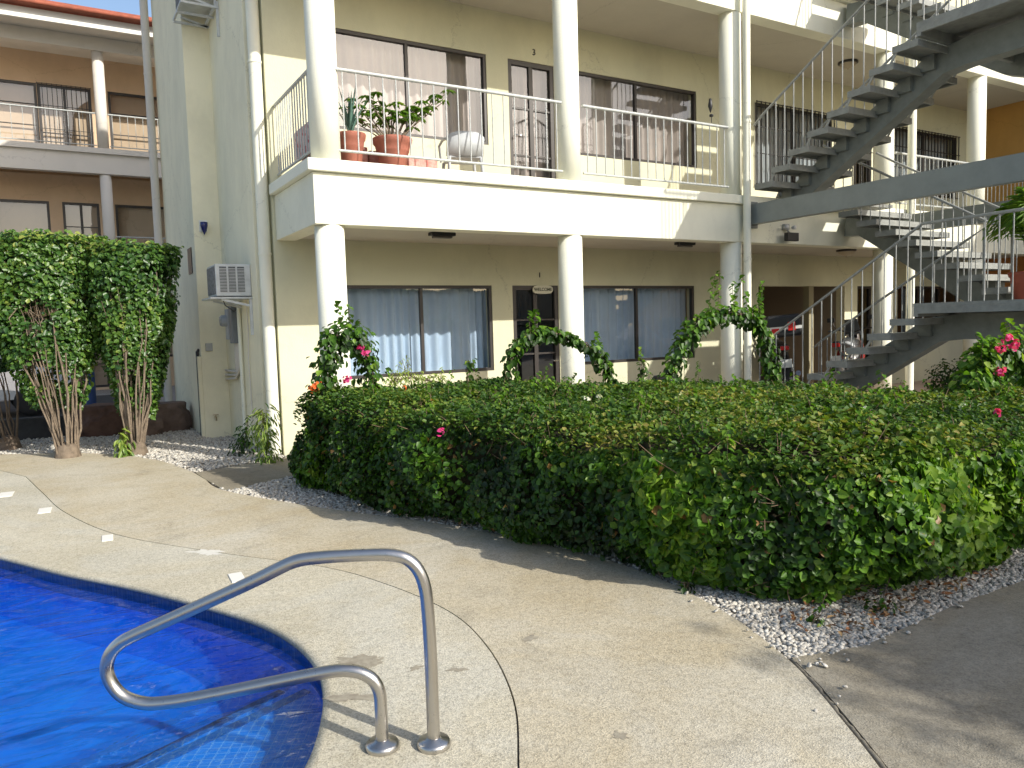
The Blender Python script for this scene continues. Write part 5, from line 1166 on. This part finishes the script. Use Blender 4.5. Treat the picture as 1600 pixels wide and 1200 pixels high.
# ================================================================== TALL TRAINED BUSHES at left
def tallbush(lab, base, cx, cy, rx, ry, ztop, zlow, n, nst, seed, tone0=.42, dark=False, spread=1.):
    random.seed(seed); t = empty('tall_bush', (base[0], base[1], 0), lab, 'bush', 'tall multi stemmed bushes')
    b = MB(); b.lathe([(.17, -.02), (.15, .05), (.12, .16), (.05, .2), (0, .2)], (base[0], base[1], 0), 14)
    tops = []
    for k in range(nst):
        a = 2 * PI * k / nst + random.uniform(-.2, .2); rr = random.uniform(.5, 1.0)
        e = Vector((cx + math.cos(a) * rx * rr * .9, cy + math.sin(a) * ry * rr * .9, ztop * random.uniform(.72, .95)))
        s_ = Vector((base[0] + math.cos(a) * .09, base[1] + math.sin(a) * .09, .05)); pts = []
        for u in np.linspace(0, 1, 8):
            p = s_.lerp(e, u ** 1.0); w = .05 * math.sin(u * PI) ; sp = (u ** 1.25 - u)
            pts.append(Vector((s_.x + (e.x - s_.x) * (u ** 1.15), s_.y + (e.y - s_.y) * (u ** 1.15), p.z)) + Vector((random.gauss(0, .022), random.gauss(0, .022), 0)))
        r0 = random.uniform(.008, .019); b.tube(pts, [r0 * (1 - .65 * i / 7) for i in range(8)], 7)
        if random.random() < .6:
            p = pts[4]; b.tube([p, p + Vector((random.gauss(0, .12), random.gauss(0, .1), .35)), p + Vector((random.gauss(0, .18), random.gauss(0, .15), .8))], [.011, .008, .004], 5)
    b.build('trunk', BARKD if dark else BARK, t)
    P = []; Nn = []; tn = []
    while len(P) < n:
        v = Vector((random.gauss(0, 1), random.gauss(0, 1), 0)); v = v / max(abs(v.x), abs(v.y), .01) * .9 if random.random() < .25 else v.normalized()
        u = random.random(); z = zlow + (ztop - zlow) * u ** .72
        f = (z - zlow) / (ztop - zlow); wr = min(1, .36 + .78 * f ** .75)
        if f > .93: rr = random.random() ** .5 * 1.02
        else: rr = 1 - abs(random.gauss(0, .14)) if random.random() < .82 else random.random()
        rr *= (1 + .14 * fbm(v.x * 2 + seed, v.y * 2, z, 1.6))
        x = cx + (base[0] - cx) * (1 - f) * .55 + v.x * rx * wr * rr; y = cy + v.y * ry * wr * rr
        dens = .36 + 1.25 * fbm(x, y, z, 2.3) + .62 * f
        if random.random() > dens + .1: continue
        zz = z + .05 * fbm(x, y, 3, 3)
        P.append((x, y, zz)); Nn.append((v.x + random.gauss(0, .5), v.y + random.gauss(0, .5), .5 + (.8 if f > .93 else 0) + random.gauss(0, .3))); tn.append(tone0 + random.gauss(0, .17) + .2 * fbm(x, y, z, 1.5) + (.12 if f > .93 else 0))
    leaves('foliage', P, Nn, .062, LEAF_B, t, .72, tone=np.array(tn), var=.5); return t
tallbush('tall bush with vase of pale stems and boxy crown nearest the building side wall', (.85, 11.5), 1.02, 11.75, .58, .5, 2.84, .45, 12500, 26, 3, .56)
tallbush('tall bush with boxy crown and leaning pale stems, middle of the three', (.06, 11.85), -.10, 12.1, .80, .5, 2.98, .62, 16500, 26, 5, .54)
tallbush('dark shaded bush with thick forked trunk at the left photo edge', (-.66, 13.3), -1.45, 13.0, 1.25, .75, 3.0, 1.15, 12000, 12, 8, .22, True)  # low leaf tone and dark bark hold this bush's deep shade
random.seed(21)

# ================================================================== BEHIND THE BUSHES
sheet('driveway', [(-30, 15.6), (1.9, 15.6), (1.9, 24.0), (-30, 24.0)], [], -.02, ASPH)
o = MB().box(-6, .95, 14.35, 14.6, -.05, .34).build('low_wall', mat("dark_wall_stone", (.06, .06, .06), .9, noise_amt=.4, nscale=5, bump=.5, bscale=20), bevel=.02); tag(o, 'low dark kerb wall behind the shaded bush trunks', 'low wall')
def rock(lab, x, y, rx, ry, rz_, seed, m=ROCK):
    import bmesh
    bm = bmesh.new(); bmesh.ops.create_icosphere(bm, subdivisions=4, radius=1)
    for v in bm.verts:
        p = v.co.copy(); d = 1 + .28 * noise.noise(p * 1.3 + Vector((seed, 0, 0))) + .12 * noise.noise(p * 3.5 + Vector((0, seed, 0))); q = p * d
        q = Vector((max(-.85, min(.85, q.x)), max(-.85, min(.85, q.y)), max(-.6, min(.72, q.z)))); v.co = Vector((q.x * rx, q.y * ry, q.z * rz_))
    me = bpy.data.meshes.new('boulder'); bm.to_mesh(me); bm.free(); me.materials.append(m); o = bpy.data.objects.new('boulder', me); COL.objects.link(o); o.location = (x, y, rz_ * .45)
    return tag(o, lab, 'boulder', 'boulders behind the bushes')
rock('brown flat topped boulder between the two lit bushes', .62, 14.2, .55, .4, .42, 2, mat("red_rock", (.16, .09, .065), .9, noise_amt=.5, nscale=4, bump=.8, bscale=12))
rock('dark boulder against the foot of the side wall', 1.55, 14.0, .42, .36, .40, 7)
rock('flat dark boulder behind the right bush stems', 1.15, 13.6, .33, .25, .24, 11)
t = empty('marker_post', (.53, 16.5, 0), 'dark blue post standing between the stems of the bushes', 'post')
b = MB(); b.lathe([(.09, 0), (.09, .9), (.08, 1.0), (0, 1.02)], (.53, 16.5, 0), 14); b.build('post', mat("blue_paint", (.02, .05, .16), .5), t)
b = MB(); b.lathe([(.07, 1.021), (.09, 1.06), (.05, 1.14), (0, 1.15)], (.53, 16.5, 0), 14); b.build('cap', WHITEP, t)
# parked car glimpsed between stems
def car(x, y, rz):
    t = empty('parked_car', (0, 0, 0), 'silver grey parked car glimpsed between the bush stems', 'car')
    prof = [(-2.1, .35), (-2.15, .65), (-1.95, .88), (-1.2, .95), (-.75, 1.38), (.55, 1.42), (1.35, 1.0), (1.95, .9), (2.12, .7), (2.1, .35)]
    b = MB(); n = len(prof)
    for w, s_ in ((-.84, 1), (.84, 1)): pass
    v = []
    for w, sh in ((-.85, .0), (-.80, .03), (.80, .03), (.85, .0)):
        v += [(px_, w * (1 if z < .97 else .86), z + sh) for px_, z in prof]
    b.add(v, [(k * n + i, k * n + (i + 1) % n, (k + 1) * n + (i + 1) % n, (k + 1) * n + i) for k in range(3) for i in range(n)] + [tuple(range(n)), tuple(3 * n + i for i in range(n))]); b.build('body', SILVERP, t, bevel=.03)
    for s_ in (-1, 1):
        b = MB(); b.add([(-1.05, s_ * .78, .99), (1.2, s_ * .78, .99), (.5, s_ * .755, 1.36), (-.70, s_ * .755, 1.34)], [(0, 1, 2, 3)]); b.build('side_window', GLASSD, t)
        for xx in (-1.35, 1.35):
            b = MB(); b.lathe([(0, -.1), (.2, -.1), (.31, -.09), (.32, 0), (.31, .09), (.2, .1), (0, .1)], M=Matrix.Translation((xx, s_ * .76, .32)) @ Matrix.Rotation(R(90), 4, 'X'), n=24); b.build('wheel', RUBBER, t)
        b = MB(); b.obox(Matrix.Translation((2.08, s_ * .6, .72)), .06, .32, .14); b.build('headlight', mat("lamp_lens", (.7, .7, .7), .1, spec=.8), t, bevel=.02)
    t.location = (x, y, 0); t.rotation_euler = (0, 0, rz)
car(-1.9, 19.4, R(5))
# things seen through the stair rails at far right
t = empty('garden_bench', (17.2, 7.9, 0), 'pale blue grey bench seen through the stair landing rails', 'bench')
b = MB(); b.box(16.6, 18.2, 7.6, 8.0, 1.95, 2.0) if False else b.box(16.4, 18.0, 6.9, 7.3, .42, .47); b.build('seat', mat("pale_blue_paint", (.35, .45, .50), .5), t)
b = MB(); b.box(16.4, 18.0, 7.3, 7.34, .5, .9); b.build('backrest', mat("pale_blue_paint", (.35, .45, .50), .5), t)
for xx in (16.5, 17.85):
    b = MB(); b.box(xx, xx + .06, 6.95, 7.3, 0, .419); b.build('leg', STEEL, t)

o = MB().box(-16, 26, -13.4, -13.2, -.05, 3.4).build('unseen_screen_wall', stucco("unseen_screen_paint", (.45, .47, .44), .2)); tag(o, 'long plain wall added unseen behind the camera to screen the horizon from the window glass', 'wall')  # unseen wall added so the glass does not mirror the hazy horizon
# ================================================================== TREES BEHIND THE CAMERA (they shade the right path and show in the glass)
def tree(lab, x, y, h, crown, rad, n, seed, leaf=.16):
    random.seed(seed); t = empty('garden_tree', (x, y, 0), lab, 'tree', 'trees behind the pool'); b = MB(); c = Vector((x, y, crown)); P = []; Nn = []
    b.tube([(x, y, 0), (x + .08, y, h * .25), (x, y + .1, h * .5), (x, y, crown)], [.2, .16, .13, .06], 10)
    for k in range(16):
        v = Vector((random.gauss(0, 1), random.gauss(0, 1), random.gauss(.1, .7))).normalized(); e = c + Vector((v.x * rad, v.y * rad, v.z * rad * .7)) * random.uniform(.6, .95)
        b.tube([(x, y, h * .35 + random.random()), c.lerp(e, .4), e], [.07, .04, .012], 6)
        for j in range(n // 16):
            w = Vector((random.gauss(0, 1), random.gauss(0, 1), random.gauss(0, .7))); P.append(e + w * rad * .22); Nn.append((w.x, w.y, 1))
    b.build('trunk', BARKD, t); leaves('crown', P, Nn, leaf, LEAF_T, t, .5); return t
tree('leafy tree beyond the pool shading the right path', 8.0, -6.05, 4.6, 4.2, 1.6, 9000, 4)
tree('second leafy tree further right shading the path end', 10.6, -6.4, 5, 4.4, 2.2, 9000, 6)
tree('leafy tree standing left behind the pool', -6.5, -7.5, 6, 5.6, 2.8, 3000, 9)
